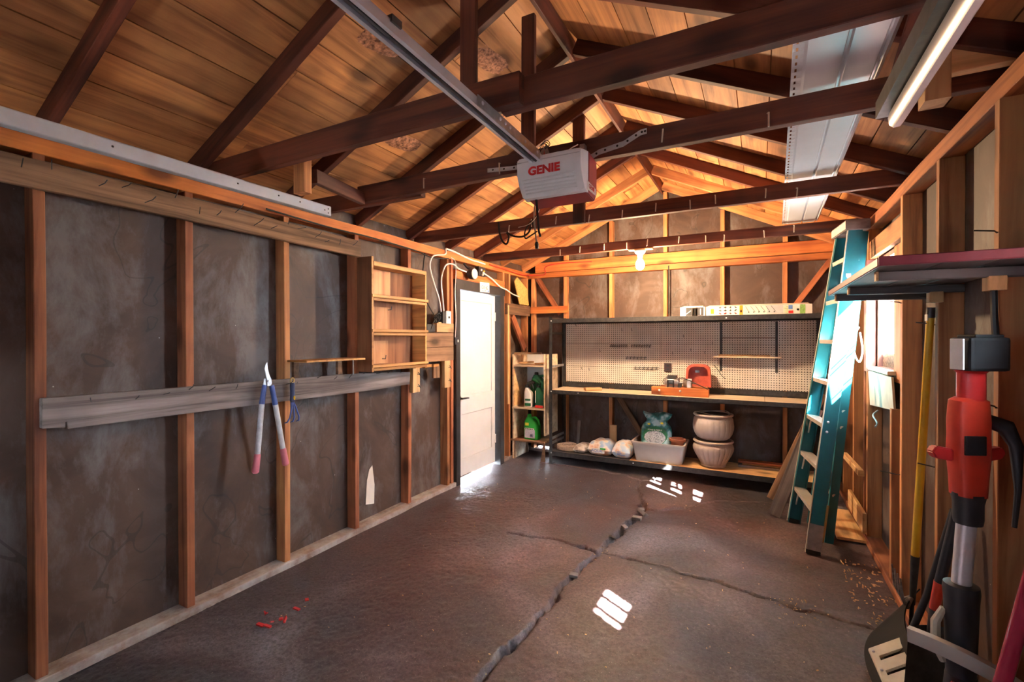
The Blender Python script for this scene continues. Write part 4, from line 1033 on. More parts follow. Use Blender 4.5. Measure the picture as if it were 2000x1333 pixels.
def tub():
    t = thing('storage_tub', 'grey plastic tub with rim on the lower shelf', 'tub', (-0.98, 5.47, 0.16))
    bm = bmesh.new()
    def ring(x0, x1, y0, y1, z, r=0.03):
        P = []
        for cx, cy, a0 in ((x1 - r, y1 - r, 0), (x0 + r, y1 - r, PI / 2), (x0 + r, y0 + r, PI), (x1 - r, y0 + r, 1.5 * PI)):
            for q in range(5): P.append(bm.verts.new((cx + r * math.cos(a0 + q * PI / 8), cy + r * math.sin(a0 + q * PI / 8), z)))
        return P
    def R(e, z): return ring(-1.235 - e, -0.745 + e, 5.315 - e, 5.625 + e, z)
    rings = [R(0.0, 0.16), R(0.028, 0.335), R(0.032, 0.336), R(0.034, 0.36), R(0.045, 0.362), R(0.045, 0.382), R(0.026, 0.382), R(-0.006, 0.175)]
    for A, B in zip(rings, rings[1:]):
        for k in range(20): bm.faces.new((A[k], A[(k + 1) % 20], B[(k + 1) % 20], B[k]))
    bm.faces.new(rings[0][::-1]); bm.faces.new(rings[-1])
    o = link('shell', mesh_from(bm, 'tub', True), 'tub', t, Matrix.Identity(4))
tub()
t, T = pillow('pebble_bag', 'teal printed bag of pebbles standing in the grey tub', (-1.04, 5.49, 0.195), (0.33, 0.50, 0.15), 'bag_teal', 1.3, neck=0.28, tilt=math.radians(72))
# printed front of the pebble bag, lying on its film
def decal(T, cx, cy, rx, ry, mat, parent, off, nm='print'):
    bm = bmesh.new(); n = 10; g = {}
    sx, sy, sz = 0.33, 0.50, 0.15
    def srf(a, b):
        e = max(0, (1 - abs(a) ** 3.2)) ** .5 * max(0, (1 - abs(b) ** 3.2)) ** .5
        w = noise.noise((a * 2.1 + 1.3, b * 2.1, 1)) * 0.14 + noise.noise((a * 6 + 1.3, b * 6, 1)) * 0.05
        return e * (1 + w) * sz / 2 * (1 - 0.28 * math.exp(-((b - 0.62) / 0.16) ** 2))
    cv = bm.verts.new((cx * sx / 2, cy * sy / 2, srf(cx, cy) + off))
    prev = None
    rings = []
    for k in range(1, 7):
        ringv = []
        for q in range(24):
            a = cx + rx * k / 6 * math.cos(2 * PI * q / 24); b = cy + ry * k / 6 * math.sin(2 * PI * q / 24)
            ringv.append(bm.verts.new((a * sx / 2 * (1 + 0.04 * math.sin(5 * b + 1.3)), b * sy / 2 * (1 + 0.04 * math.sin(4 * a)), srf(a, b) + off)))
        rings.append(ringv)
    for q in range(24): bm.faces.new((cv, rings[0][q], rings[0][(q + 1) % 24]))
    for A, B in zip(rings, rings[1:]):
        for q in range(24): bm.faces.new((A[q], B[q], B[(q + 1) % 24], A[(q + 1) % 24]))
    link(nm, mesh_from(bm, nm, True), mat, parent, T)
decal(T, 0.0, -0.10, 0.80, 0.42, 'dark_green', t, 0.002)
decal(T, 0.0, -0.20, 0.70, 0.31, 'pebble', t, 0.0035)
decal(T, -0.45, 0.42, 0.10, 0.05, 'yellow_print', t, 0.003)
decal(T, 0.42, 0.46, 0.10, 0.05, 'yellow_print', t, 0.003)
text('print', 'POND & PEBBLE', 0.022, 'white', T @ Matrix.Translation((0, 0.035, 0.088)), t, 0.0004)
tag(MB().lathe([(0.060, 0), (0.072, 0.055), (0.085, 0.057), (0.087, 0.082), (0.077, 0.082), (0.062, 0.012), (0.001, 0.012)], (-0.80, 5.43, 0.345), 28, cap=(True, False)).build('flower_pot', 'terracotta', None, True, origin=(-0.80, 5.43, 0.345)), 'terracotta saucer-like pot resting in the grey tub', 'pot')
def planter(lab, z, up, liner):
    t = thing('planter', lab, 'planter', (-0.44, 5.49, z), 'fluted stone planters')
    H = 0.285
    prof = [(0.120, 0.0), (0.128, 0.012), (0.124, 0.022), (0.150, 0.07), (0.182, 0.125), (0.203, 0.175), (0.206, 0.205), (0.196, 0.232), (0.180, 0.248), (0.178, 0.254), (0.196, 0.260), (0.203, 0.270), (0.198, 0.282), (0.178, 0.283), (0.172, 0.262), (0.150, 0.24)]
    if up: prof = [(0.140, 0.012), (0.166, 0.03), (0.190, 0.07), (0.204, 0.115), (0.207, 0.150), (0.203, 0.185)] + prof[7:]
    MB().lathe(prof, (-0.44, 5.49, z), 176, None, 22, 0.018 if up else 0.035, (0.02, 0.225), cap=(True, True)).build('fluted_bowl', 'pot', t, True)
    if liner: 
        m = MB(); m.lathe([(0.165, 0.277), (0.150, 0.265), (0.10, 0.258), (0.001, 0.256)], (-0.44, 5.49, z), 32, cap=(False, False)); m.build('dark_lining', 'peat', t, True)
        MB().tube([(-0.44 + 0.16 * math.cos(a), 5.49 + 0.16 * math.sin(a), z + 0.288 + 0.012 * math.sin(2 * a)) for a in [2 * PI * k / 30 for k in range(31)]], 0.004, 6).build('wire_rim', 'steel', t, True)
planter('lower of two stacked fluted stone planters on the lower shelf', 0.16, False, False)
planter('upper of two stacked fluted stone planters on the lower shelf', 0.4435, True, True)
for i, (x0, x1, y, z, mat, lab) in enumerate(((-0.20, 0.44, 5.60, 0.171, 'weather', 'bottom grey board of the scrap stack on the lower shelf'), (-0.16, 0.42, 5.62, 0.1945, 'lumber', 'middle board of the scrap stack on the lower shelf'), (-0.20, 0.45, 5.60, 0.218, 'stud', 'top reddish board of the scrap stack on the lower shelf'))):
    board('scrap_board', (x0, y, z), (x1, y, z), 0.09, 0.022, (0, 1, 0), mat, label=lab, cat='board', group='scrap boards on the lower shelf')

# ------------------------------------------------------------------ plywood shelf unit beside the door
def unit():
    t = thing('shelf_cabinet', 'narrow plywood shelf unit with garden bottles between door and rack', 'shelf unit', (-2.55, 5.5, 0))
    x0, x1, yf, yb = -2.79, -2.335, 5.29, 5.70
    for x in (x0, x1 - 0.018):
        MB().b2((x, yf, 1.16), (x + 0.018, yb, 1.335), 0.001).build('upper_side', 'paleply', t)
        MB().b2((x, yf, 0.33 if x > -2.5 else 0.0), (x + 0.018, yb, 1.155), 0.001).build('side_panel', 'paleply', t)
    MB().prism([(x0 + 0.019, yf + 0.005, 1.15), (x0 + 0.019, yf + 0.005, 0.68), (x0 + 0.019, yf + 0.25, 0.68)], (0.006, 0, 0)).build('gusset', 'lumber', t)
    for z, a, b in ((1.20, x0 + .018, x1 - .018), (0.665, x0, x1), (0.255, x0 - 0.03, x1)):
        MB().b2((a, yf - (0.012 if z < 1 else 0), z - 0.020), (b, yb, z), 0.001).build('shelf', 'paleply' if z > 0.3 else 'weather_warm', t)
    MB().b2((x0 + .018, yb - 0.012, 0.665), (x1 - .018, yb, 1.33)).build('back_panel', 'white_panel', t)
    MB().b2((x0, yf + 0.005, 0.0), (x0 + 0.03, yf + 0.03, 0.24)).build('leg', 'weather_warm', t)
    MB().prism([(-2.40, yf + 0.01, 0.0), (-2.345, yf + 0.01, 0.0), (-2.345, yf + 0.01, 0.24), (-2.365, yf + 0.01, 0.24)], (0, 0.02, 0)).build('leg', 'weather_warm', t)
    for x in (x0, x1 - 0.03): MB().b2((x, yb - 0.03, 0), (x + 0.03, yb, 0.24)).build('leg', 'weather_warm', t)
unit()
for i, (xa, ya, xb, yb_, z, m, lab) in enumerate(((-2.81 + 0.03, 5.34, -2.46, 5.46, 1.346, 'weather_warm', 'reddish offcut lying on top of the plywood shelf unit'), (-2.70, 5.36, -2.66, 5.60, 1.225, 'lumber', 'pale offcut inside the top tray of the shelf unit'), (-2.52, 5.42, -2.42, 5.56, 1.2135, 'lumber', 'second pale offcut in the tray, against the rack side'))):
    board('wood_offcut', (xa, ya, z), (xb, yb_, z), 0.11 if i == 0 else 0.07, 0.02, (0, 1, 0), m, label=lab, cat='offcut', group='offcuts on the shelf unit')
def jug(lab, c, w, d, h, mat, cap, parts, name='jug', loop=True):
    t = thing(name, lab, 'bottle', c)
    x, y, z = c
    m = MB()
    bm = m.bm
    def ring(w_, d_, zz, ox=0):
        P = []; r = min(w_, d_) * 0.3
        for cx, cy, a0 in ((w_ / 2 - r, d_ / 2 - r, 0), (-w_ / 2 + r, d_ / 2 - r, PI / 2), (-w_ / 2 + r, -d_ / 2 + r, PI), (w_ / 2 - r, -d_ / 2 + r, 1.5 * PI)):
            for q in range(5): P.append(bm.verts.new((x + ox + cx + r * math.cos(a0 + q * PI / 8), y + cy + r * math.sin(a0 + q * PI / 8), z + zz)))
        return P
    L = [ring(w * .94, d * .94, 0), ring(w, d, h * 0.03), ring(w, d, h * 0.62), ring(w * 0.86, d * 0.95, h * 0.74, -w * 0.05), ring(w * 0.52, d * 0.7, h * 0.86, -w * 0.16), ring(w * 0.30, d * 0.45, h * 0.93, -w * 0.2), ring(w * 0.30, d * 0.45, h * 0.95, -w * 0.2)]
    for A, B in zip(L, L[1:]):
        for k in range(20): bm.faces.new((A[k], A[(k + 1) % 20], B[(k + 1) % 20], B[k]))
    bm.faces.new(L[0][::-1]); bm.faces.new(L[-1])
    m.build('body', mat, t, True)
    if loop: MB().tube([(x - w * 0.02, y, z + h * 0.90), (x + w * 0.22, y, z + h * 0.93), (x + w * 0.42, y, z + h * 0.82), (x + w * 0.47, y, z + h * 0.66), (x + w * 0.44, y, z + h * 0.55)], [0.016, 0.018, 0.017, 0.017, 0.016], 10).build('handle', mat, t, True)
    MB().lathe([(0.026, 0), (0.026, 0.03), (0.02, 0.036)], (x - w * 0.2, y, z + h * 0.945), 18).build('cap', cap, t, True)
    for (dx, dz, ww, hh, mt) in parts:
        MB().b2((x + dx - ww / 2, y - d / 2 - 0.003, z + dz - hh / 2), (x + dx + ww / 2, y - d / 2 + 0.002, z + dz + hh / 2), 0.001).build('label', mt, t)
    return t
t = jug('bright green jug with lilac label on the low shelf of the plywood unit', (-2.56, 5.40, 0.255), 0.20, 0.13, 0.295, 'green', 'green', [(-0.005, 0.075, 0.14, 0.105, 'lilac_print'), (-0.01, 0.135, 0.13, 0.022, 'white'), (-0.045, 0.195, 0.05, 0.035, 'yellow_print'), (0.02, 0.055, 0.04, 0.04, 'blue_print')])
for q in range(5): MB().b2((-2.625 + 0.022 * q, 5.3305, 0.384), (-2.611 + 0.022 * q, 5.332, 0.397)).build('label_mark', 'dark_print', t)
t = jug('white spray bottle with green label in the plywood unit', (-2.595, 5.37, 0.665), 0.115, 0.08, 0.26, 'white', 'black_plastic', [(0.005, 0.095, 0.075, 0.025, 'dark_green'), (0.005, 0.035, 0.085, 0.035, 'dark_green')], 'spray_bottle', False)
MB().tube([(-2.615, 5.37, 0.92), (-2.60, 5.36, 0.965), (-2.54, 5.35, 0.985), (-2.50, 5.345, 0.97)], [0.018, 0.022, 0.018, 0.012], 10).build('trigger_head', 'black_plastic', t, True)
MB().tube([(-2.55, 5.345, 0.97), (-2.52, 5.34, 0.94), (-2.515, 5.34, 0.90)], [0.008, 0.008, 0.006], 8).build('trigger', 'black_plastic', t, True)
t = jug('dark green spray bottle with red label beside the white one', (-2.43, 5.37, 0.665), 0.13, 0.09, 0.27, 'dark_green', 'black_plastic', [(0.0, 0.018, 0.11, 0.03, 'red_print'), (-0.05, 0.14, 0.008, 0.15, 'white')], 'spray_bottle', False)
MB().tube([(-2.455, 5.37, 0.93), (-2.44, 5.36, 0.97), (-2.48, 5.35, 1.00), (-2.53, 5.345, 1.02)], [0.02, 0.024, 0.02, 0.012], 10).build('trigger_head', 'dark_green', t, True)
t = jug('big dark green jug at the back of the plywood unit', (-2.51, 5.52, 0.665), 0.23, 0.13, 0.42, 'dark_green', 'black_plastic', [(0.07, 0.15, 0.09, 0.14, 'blue_print')])
jug('blue bottle half hidden behind the white spray bottle', (-2.70, 5.60, 0.665), 0.10, 0.10, 0.25, 'blue', 'red', [(0, 0.05, 0.08, 0.06, 'blue_print')], 'bottle', False)
# ------------------------------------------------------------------ stepladder
def ladder():
    t = thing('stepladder', 'tall teal fibreglass stepladder folded and leaning on the right wall', 'ladder', (0.3, 4.3, 0))
    Nf, Nt = V((0.297, 3.945, 0)), V((0.578, 4.205, 2.35))     # near front rail
    Ff, Ft = V((0.212, 4.557, 0)), V((0.540, 4.515, 2.35))     # far front rail
    rel = lambda A, B, z: A + (B - A) * (z / (B.z - A.z))
    dep = V((0.088, 0.012, -0.012))                             # rail depth direction, away from the climber
    def rail(name, A, B, out, mat, w=1.0, parent=t):
        # channel section: web with two flanges turned outwards
        bm = bmesh.new(); o = V(out).normalized(); d = dep * w
        sec = [V((0, 0, 0)), d, d + o * 0.028, d * 0.95 + o * 0.028, d * 0.95 + o * 0.005, d * 0.05 + o * 0.005, d * 0.05 + o * 0.028, o * 0.028]
        a = [bm.verts.new(A + s) for s in sec]; b = [bm.verts.new(B + s) for s in sec]
        for k in range(8): bm.faces.new((a[k], a[(k + 1) % 8], b[(k + 1) % 8], b[k]))
        bm.faces.new(a[::-1]); bm.faces.new(b)
        bmesh.ops.recalc_face_normals(bm, faces=bm.faces[:])
        return link(name, mesh_from(bm, name), mat, parent)
    inn = (Ff - Nf).normalized(); outn = -inn
    # near rails turn their flat web to the viewer
    rail('side_rail', Nf + V((0, 0, 0.004)), Nt, inn, 'teal'); rail('side_rail', Ff + V((0, 0, 0.004)), Ft, outn, 'teal')
    # pale front edges of the rails
    for A, B in ((Nf, Nt), (Ff, Ft)):
        MB().tube([A + V((-0.002, 0, 0.005)), B + V((-0.002, 0, 0))], 0.0045, 6).build('rail_edge', 'cream', t)
    for q in range(1, 8):
        z = 0.305 * q
        a, b = rel(Nf, Nt, z) + inn * 0.002, rel(Ff, Ft, z) - inn * 0.002
        c = (a + b) / 2 + dep * 0.5
        W, L = frame(a + dep * 0.5, b + dep * 0.5, (0, 0, 1))
        m = MB(); y = Vector((W.col[1][0], W.col[1][1], W.col[1][2]))
        m.prism([a, a + dep * 0.98, b + dep * 0.98, b], (0, 0, -0.004))
        m.prism([a, b, b + V((0.001, 0, -0.030)), a + V((0.001, 0, -0.030))], (0.004, 0, 0))
        m.prism([a + dep, b + dep, b + dep + V((0, 0, -0.022)), a + dep + V((0, 0, -0.022))], (-0.004, 0, 0))
        m.build('tread', 'alu', t)
        if q <= 3:
            for s, (p, e) in enumerate(((a, inn), (b, -inn))):
                MB().tube([p + dep * 0.2 + e * 0.10 + V((0, 0, -0.012)), p + dep * 0.2 + e * 0.004 + V((-0.01 * q * 0, 0, -0.15))], 0.006, 6).build('step_brace', 'alu', t)
        if q in (3,):
            for dz in (0.02, -0.05): MB().ball(rel(Nf, Nt, z + dz) - inn * 0.002 + dep * 0.35, 0.009, 10, 6, (1, 0.5, 1)).build('rivet', 'galv', t, True)
    # rear section
    shift = V((0.128, 0.075, 0))
    Rn, Rnt = V((0.428, 4.12, 0.03)), V((0.655, 4.262, 2.33))
    Rf, Rft = V((0.345, 4.515, 0.03)), V((0.625, 4.495, 2.33))
    rail('rear_rail', Rn, Rnt, inn, 'teal', 0.62); rail('rear_rail', Rf, Rft, outn, 'teal', 0.62)
    for z in (0.35, 0.85, 0.97, 1.45, 1.95):
        a, b = rel(Rn, Rnt, z) + dep * 0.3, rel(Rf, Rft, z) + dep * 0.3
        MB().tube([a, b], 0.014, 8).build('rear_bar', 'alu', t)
    # shoes
    for A, B in ((Nf, Nt), (Ff, Ft)):
        e = rel(A, B, 0.21); o = outn if A is Nf else inn
        MB().prism([A + o * 0.004, A + dep + o * 0.004, e + dep * 0.98 + o * 0.004, e + o * 0.004], o * 0.006).build('foot_plate', 'steel', t)
        MB().prism([A + o * -0.02, A + o * 0.012, A + o * 0.012 + dep, A + o * -0.02 + dep], (0, 0, 0.03)).build('rubber_foot', 'rubber', t)
    # top cap
    a, b = Nt + outn * 0.025, Ft + inn * 0.025
    w = V((0.150, 0.02, 0))
    m = MB(); p0 = a - w * 0.15; p1 = b - w * 0.15
    m.prism([p0 + V((0, 0, -0.02)), p0 + w + V((0, 0, -0.02)), p1 + w + V((0, 0, -0.02)), p1 + V((0, 0, -0.02))], (0, 0, 0.075), 0.004)
    m.build('top_cap', 'weather', t)
    f0, f1 = p0 + V((-0.0015, 0, -0.012)), p1 + V((-0.0015, 0, -0.012))
    MB().prism([f0, f1, f1 + V((0, 0, 0.055)), f0 + V((0, 0, 0.055))], (-0.002, 0, 0)).build('cap_label', 'cream', t)
    # spreader bar seen between the rails
    MB().tube([rel(Nf, Nt, 0.10) + dep * 1.05, rel(Nf, Nt, 0.36) + dep * 1.05 + outn * 0.01], 0.008, 6).build('spreader', 'brass', t)
    for z, s in ((1.98, 0.02), (1.55, 0.012), (1.2, 0.01)):
        MB().box(rel(Nf, Nt, z) - inn * 0.0005 + dep * 0.45, (0.03, 0.001, 0.05 + s)).build('worn_label', 'white', t)
ladder()
cable('rope_loop', 'short pale rope loop hanging behind the ladder near the window', [(0.66, 4.33, 1.62), (0.63, 4.30, 1.55), (0.63, 4.30, 1.42), (0.66, 4.30, 1.36), (0.68, 4.31, 1.45), (0.665, 4.32, 1.58)], 0.006, 'rope', cat='rope')
# planks left of the ladder
board('loose_plank', (0.115, 4.63, 0.004), (0.44, 4.78, 0.93), 0.095, 0.024, (1, -0.1, 0), 'weather', label='grey weathered plank leaning beside the ladder', cat='plank')
board('loose_plank', (0.10, 5.10, 0.004), (0.52, 5.20, 1.02), 0.075, 0.028, (1, -0.1, 0), 'weather_warm', label='brown plank leaning behind the grey plank', cat='plank')
board('floor_board', (0.62, 4.30, 0.018), (0.60, 5.00, 0.018), 0.19, 0.02, (1, 0, 0), 'lumber', label='short wide board lying on the floor behind the ladder', cat='board')
board('wall_rail', (0.692, 4.42, 0.50), (0.692, 5.20, 0.47), 0.045, 0.040, (0, 0, 1), 'lumber', label='round-edged pale rail along the right wall behind the ladder, upper one', cat='rail', group='low rails on the right wall')
board('wall_rail', (0.695, 4.30, 0.155), (0.695, 4.95, 0.15), 0.15, 0.026, (0, 0, 1), 'lumber', label='broad pale board along the right wall behind the ladder, lower one', cat='rail', group='low rails on the right wall')

# ------------------------------------------------------------------ window in the right wall
def window(n, y0, y1, z0, z1, bars, inner=True):
    t = thing('window_%d' % n, 'narrow window in the right wall beside the ladder' if n == 1 else 'small three-pane window in the right wall near the garage front' if n == 2 else 'unseen window added in the right wall for cool light, beside the garage door', 'window', (0.83, (y0 + y1) / 2, z0)); t['kind'] = 'structure'
    xi, xo = 0.772, 0.865
    fr = MB()
    fr.b2((xi, y0 - 0.005, z0 - 0.03), (xo, y0 + 0.025, z1 + 0.03)); fr.b2((xi, y1 - 0.025, z0 - 0.03), (xo, y1 + 0.005, z1 + 0.03))
    fr.b2((xi, y0, z1), (xo, y1, z1 + 0.03)); fr.b2((xi, y0, z0 - 0.03), (xo, y1, z0))
    fr.build('window_frame', 'jamb_pink', t)
    b = MB()
    for q in range(1, bars + 1):
        if n == 1: z = z0 + (z1 - z0) * q / (bars + 1); b.b2((0.835, y0, z - 0.008), (0.85, y1, z + 0.008))
        else: y = y0 + (y1 - y0) * q / (bars + 1); b.b2((0.787, y - 0.014, z0), (0.800, y + 0.014, z1))
    if bars: b.build('glazing_bar', 'cream', t)
    MB().b2((0.790, y0 + 0.02, z0), (0.793, y1 - 0.02, z1)).build('window_pane', 'glass', t)
    return t
w1 = window(1, 3.80, 4.32, 1.33, 2.09, 0)
board('window_trim', (0.735, 4.37, 1.29), (0.735, 4.37, 2.12), 0.075, 0.06, (0, 1, 0), 'jamb_pink', w1)
board('window_trim', (0.764, 3.70, 1.26), (0.764, 3.70, 2.12), 0.16, 0.012, (0, 1, 0), 'stud_pale', w1)
board('window_sill', (0.765, 3.72, 1.315), (0.765, 4.42, 1.315), 0.10, 0.025, (1, 0, 0), 'cream', w1)
MB().b2((0.800, 3.83, 1.33), (0.835, 4.30, 1.43)).build('leaf_litter', 'bark', w1)
for z in (1.50, 1.68, 1.72): MB().tube([(0.83, 3.82, z), (0.832, 4.0, z + 0.006), (0.83, 4.3, z - 0.012)], 0.002, 5).build('wire', 'dark_steel', w1)
board('window_header', (0.745, 3.46, 2.19), (0.745, 4.34, 2.19), 0.13, 0.04, (0, 0, 1), 'stud_pale', label='timber header above the narrow window, reaching the top plate bays', cat='header')
window(2, 1.50, 1.86, 1.58, 1.86, 2)
window(4, -0.45, 0.10, 1.15, 1.85, 1)  # out of view, put in for its cool light
t = thing('window_3', 'two unseen small panes added in the garage door for fill light', 'window', (-1.08, YF, 1.5)); t['kind'] = 'structure'
for a, b, c, d in GW_FILL:
    m = MB()
    m.b2((a - 0.03, YF, c - 0.03), (b + 0.03, YF + 0.012, c)); m.b2((a - 0.03, YF, d), (b + 0.03, YF + 0.012, d + 0.03)); m.b2((a - 0.03, YF, c), (a, YF + 0.012, d)); m.b2((b, YF, c), (b + 0.03, YF + 0.012, d))
    m.build('window_frame', 'white', t)
    MB().b2((a, YF - 0.03, c), (b, YF - 0.027, d)).build('window_pane', 'glass', t)
MB().b2((2.3, -9, -0.2), (2.5, 3.4, 2.45)).build('sky_blocker', 'black_trim', kind='structure')  # unseen dark wall added outside to cut sky light through the windows
o = MB().prism([(0.722, 3.66, 1.295), (0.722, 4.44, 1.295), (0.735, 4.44, 1.03), (0.735, 3.66, 1.09)], (0.012, 0, 0)).build('wall_panel', 'cream', origin=(0.73, 4.05, 1.15))
tag(o, 'dirty pale panel nailed up below the window sill', 'panel')
board('cripple_stud', (0.765, 3.66, 0.05), (0.765, 3.66, 1.10), 0.09, 0.045, (1, 0, 0), 'stud_pale', label='short pale stud under the near end of the window panel', cat='stud')
board('cripple_stud', (0.735, 4.44, 0.05), (0.735, 4.44, 1.90), 0.05, 0.03, (1, 0, 0), 'stud', label='thin reddish post under the far end of the window panel', cat='stud')
cable('wire_twist', 'twisted bare wire sticking out below the window panel', [(0.735, 4.1, 1.03), (0.70, 4.05, 1.00), (0.71, 3.98, 0.96), (0.69, 3.92, 0.94)], 0.006, 'steel', cat='wire')
for i, (y, z, L) in enumerate(((3.43, 1.74, 0.14), (2.83, 1.72, 0.13), (2.84, 1.60, 0.15), (2.20, 1.90, 0.13), (2.84, 0.94, 0.13), (3.44, 0.75, 0.20), (2.2, 1.30, 0.06))):
    o = MB().tube([(0.735, y, z), (0.715, y - 0.01, z), (0.72 - 0.1 * L, y - L * 0.15, z + 0.004), (0.715 - 0.75 * L * 0.6, y - L * 0.1, z + 0.012)], 0.0028, 6).build('long_nail', 'dark_steel', origin=(0.735, y, z))
    tag(o, 'long dark nail in a right wall stud, ' + ('above the window edge', 'upper one over the yellow handle', 'just below the yellow handle top', 'high on the nearest stud', 'halfway down the yellow handle', 'low beside the window panel', 'behind the red trimmer head')[i], 'nail', 'long nails in the right wall studs')

# ------------------------------------------------------------------ shelf on the right wall
t = thing('right_wall_shelf', 'dark shelf with maroon edge high on the right wall', 'shelf', (0.56, 2.6, 1.80))
for i, (xa, xb) in enumerate(((0.362, 0.52), (0.524, 0.66), (0.664, 0.80))):
    board('shelf_board', ((xa + xb) / 2, 1.985, 1.792), ((xa + xb) / 2, 3.245, 1.792), xb - xa, 0.020, (1, 0, 0), 'blackwood', t)
board('front_lip', (0.357, 1.98, 1.796), (0.357, 3.25, 1.796), 0.030, 0.010, (0, 0, 1), 'oldred', t)
board('end_lip', (0.355, 1.978, 1.798), (0.80, 1.978, 1.798), 0.032, 0.012, (0, 0, 1), 'oldred', t)
for y in (2.16, 2.77, 3.20):
    board('cleat', (0.385, y, 1.765), (0.80, y, 1.760), 0.035, 0.030, (0, 0, 1), 'blackwood', t)
    MB().b2((0.378, y - 0.015, 1.749), (0.386, y + 0.015, 1.782)).build('cleat_end', 'lumber', t)
for y in (2.19, 2.80):
    board('bracket_block', (0.705, y - 0.02, 1.70), (0.705, y - 0.02, 1.748), 0.05, 0.05, (1, 0, 0), 'lumber', t)
MB().tube([(0.70, 2.165, 1.75), (0.705, 2.17, 1.60), (0.712, 2.175, 1.50)], 0.010, 8).build('strap', 'black_plastic', t)

# ------------------------------------------------------------------ long-handled tools
def yellow_tool():
    t = thing('garden_fork', 'garden fork with long yellow handle leaning on the right wall', 'garden tool', (0.66, 2.93, 0))
    A, B = V((0.700, 2.822, 1.645)), V((0.672, 2.925, 0.47))
    MB().tube([A, B], [0.0155, 0.0175], 14).build('handle', 'yellow', t, True)
    d = (B - A).normalized()
    MB().tube([A - d * 0.035, A + d * 0.012], [0.016, 0.0175], 14).build('end_cap', 'dark_steel', t, True)
    MB().box(A + V((-0.016, -0.006, -0.012)), (0.004, 0.022, 0.03), qz(0.2)).build('cap_label', 'white', t)
    MB().tube([B - d * 0.01, B + d * 0.24], [0.0185, 0.012], 12).build('socket', 'black_metal', t, True)
    c = B + d * 0.20
    for s in (-1.5, -0.5, 0.5, 1.5):
        MB().tube([c, c + V((-0.03, 0.03 * s, -0.04)), c + V((-0.055, 0.052 * s, 0.01)), c + V((-0.065, 0.055 * s, 0.11))], [0.008, 0.008, 0.007, 0.003], 8).build('tine', 'weather', t, True)
    MB().tube([c, c + V((0.0, 0.03, -0.15)), V((c.x + 0.01, c.y + 0.03, 0.005))], 0.009, 8).build('shank', 'black_metal', t, True)
yellow_tool()
def trimmer():
    x, y = 0.605, 2.05
    t = thing('pole_trimmer', 'red and black battery trimmer standing upright against the right wall', 'trimmer', (x, y, 0))
    ang = qz(0.40)
    MB().box((x + 0.022, y - 0.01, 1.487), (0.118, 0.085, 0.108), ang, 0.010).box((x + 0.024, y - 0.01, 1.544), (0.085, 0.07, 0.012), ang, 0.004).build('battery', 'matt_black', t)
    MB().box((x - 0.040, y - 0.04, 1.487), (0.006, 0.05, 0.10), ang, 0.002).build('battery_edge', 'grey_print', t)
    MB().tube([(x + 0.006, y, 1.438), (x + 0.006, y, 1.425), (x + 0.006, y, 1.30)], [0.048, 0.036, 0.036], 18).build('battery_socket', 'red', t, True)
    b = MB(); bm = b.bm
    prof = [(1.345, 0.030, 0.030), (1.335, 0.046, 0.040), (1.27, 0.051, 0.042), (1.22, 0.050, 0.042), (1.16, 0.052, 0.043), (1.08, 0.044, 0.041), (1.025, 0.041, 0.040)]
    b2 = []
    for z, rx, ry in prof: b2.append([bm.verts.new(V((x, y, z)) + ang @ V((rx * math.copysign(abs(math.cos(a)) ** .6, math.cos(a)), ry * math.copysign(abs(math.sin(a)) ** .6, math.sin(a)), 0))) for a in [2 * PI * k / 24 for k in range(24)]])
    for A, B in zip(b2, b2[1:]):
        for k in range(24): bm.faces.new((A[k], B[k], B[(k + 1) % 24], A[(k + 1) % 24]))
    bm.faces.new(b2[0]); bm.faces.new(b2[-1][::-1])
    bmesh.ops.recalc_face_normals(bm, faces=bm.faces[:])
    b.build('motor_housing', 'orange_red', t, True)
    MB().box((x + 0.004, y - 0.044, 1.195), (0.062, 0.008, 0.062), ang, 0.003).build('grip_pad', 'black_plastic', t)
    MB().box((x - 0.040, y - 0.012, 1.29), (0.008, 0.03, 0.05), ang, 0.003).build('rail_label', 'orange_red', t)
    for s in (-1, 1):
        MB().prism([V((x, y - 0.01, 1.175)) + ang @ V((s * 0.045, 0, 0)), V((x, y - 0.01, 1.185)) + ang @ V((s * 0.10, 0, 0)), V((x, y - 0.01, 1.165)) + ang @ V((s * 0.112, 0, 0)), V((x, y - 0.01, 1.145)) + ang @ V((s * 0.10, 0, 0)), V((x, y - 0.01, 1.135)) + ang @ V((s * 0.045, 0, 0))], ang @ V((0, 0.03, 0)), 0.004).build('guard_wing', 'red', t)
    MB().tube([V((x + 0.05, y + 0.03, 1.27)), V((x + 0.10, y + 0.035, 1.25)), V((x + 0.125, y + 0.035, 1.19)), V((x + 0.128, y + 0.03, 1.05)), V((x + 0.12, y + 0.03, 0.93))], [0.022, 0.026, 0.018, 0.009, 0.007], 10).build('rear_handle', 'black_plastic', t, True)
    MB().lathe([(0.036, 0.932), (0.039, 0.95), (0.039, 1.00), (0.043, 1.02), (0.043, 1.032)], (x, y, 0), 20).build('collar', 'black_plastic', t, True)
    MB().tube([(x - 0.002, y + 0.004, 0.94), (x - 0.010, y + 0.02, 0.72)], 0.026, 18).build('shaft', 'galv', t, True)
    MB().lathe([(0.038, 0.40), (0.042, 0.55), (0.045, 0.66), (0.048, 0.70), (0.046, 0.72), (0.03, 0.725)], (x - 0.01, y + 0.02, 0), 20).build('lower_sleeve', 'black_plastic', t, True)
    MB().tube([(x - 0.055, y + 0.02, 0.63), (x - 0.075, y + 0.02, 0.58), (x - 0.075, y + 0.02, 0.50), (x - 0.055, y + 0.02, 0.45)], [0.010, 0.014, 0.014, 0.01], 8).build('wire_guide', 'cream', t, True)
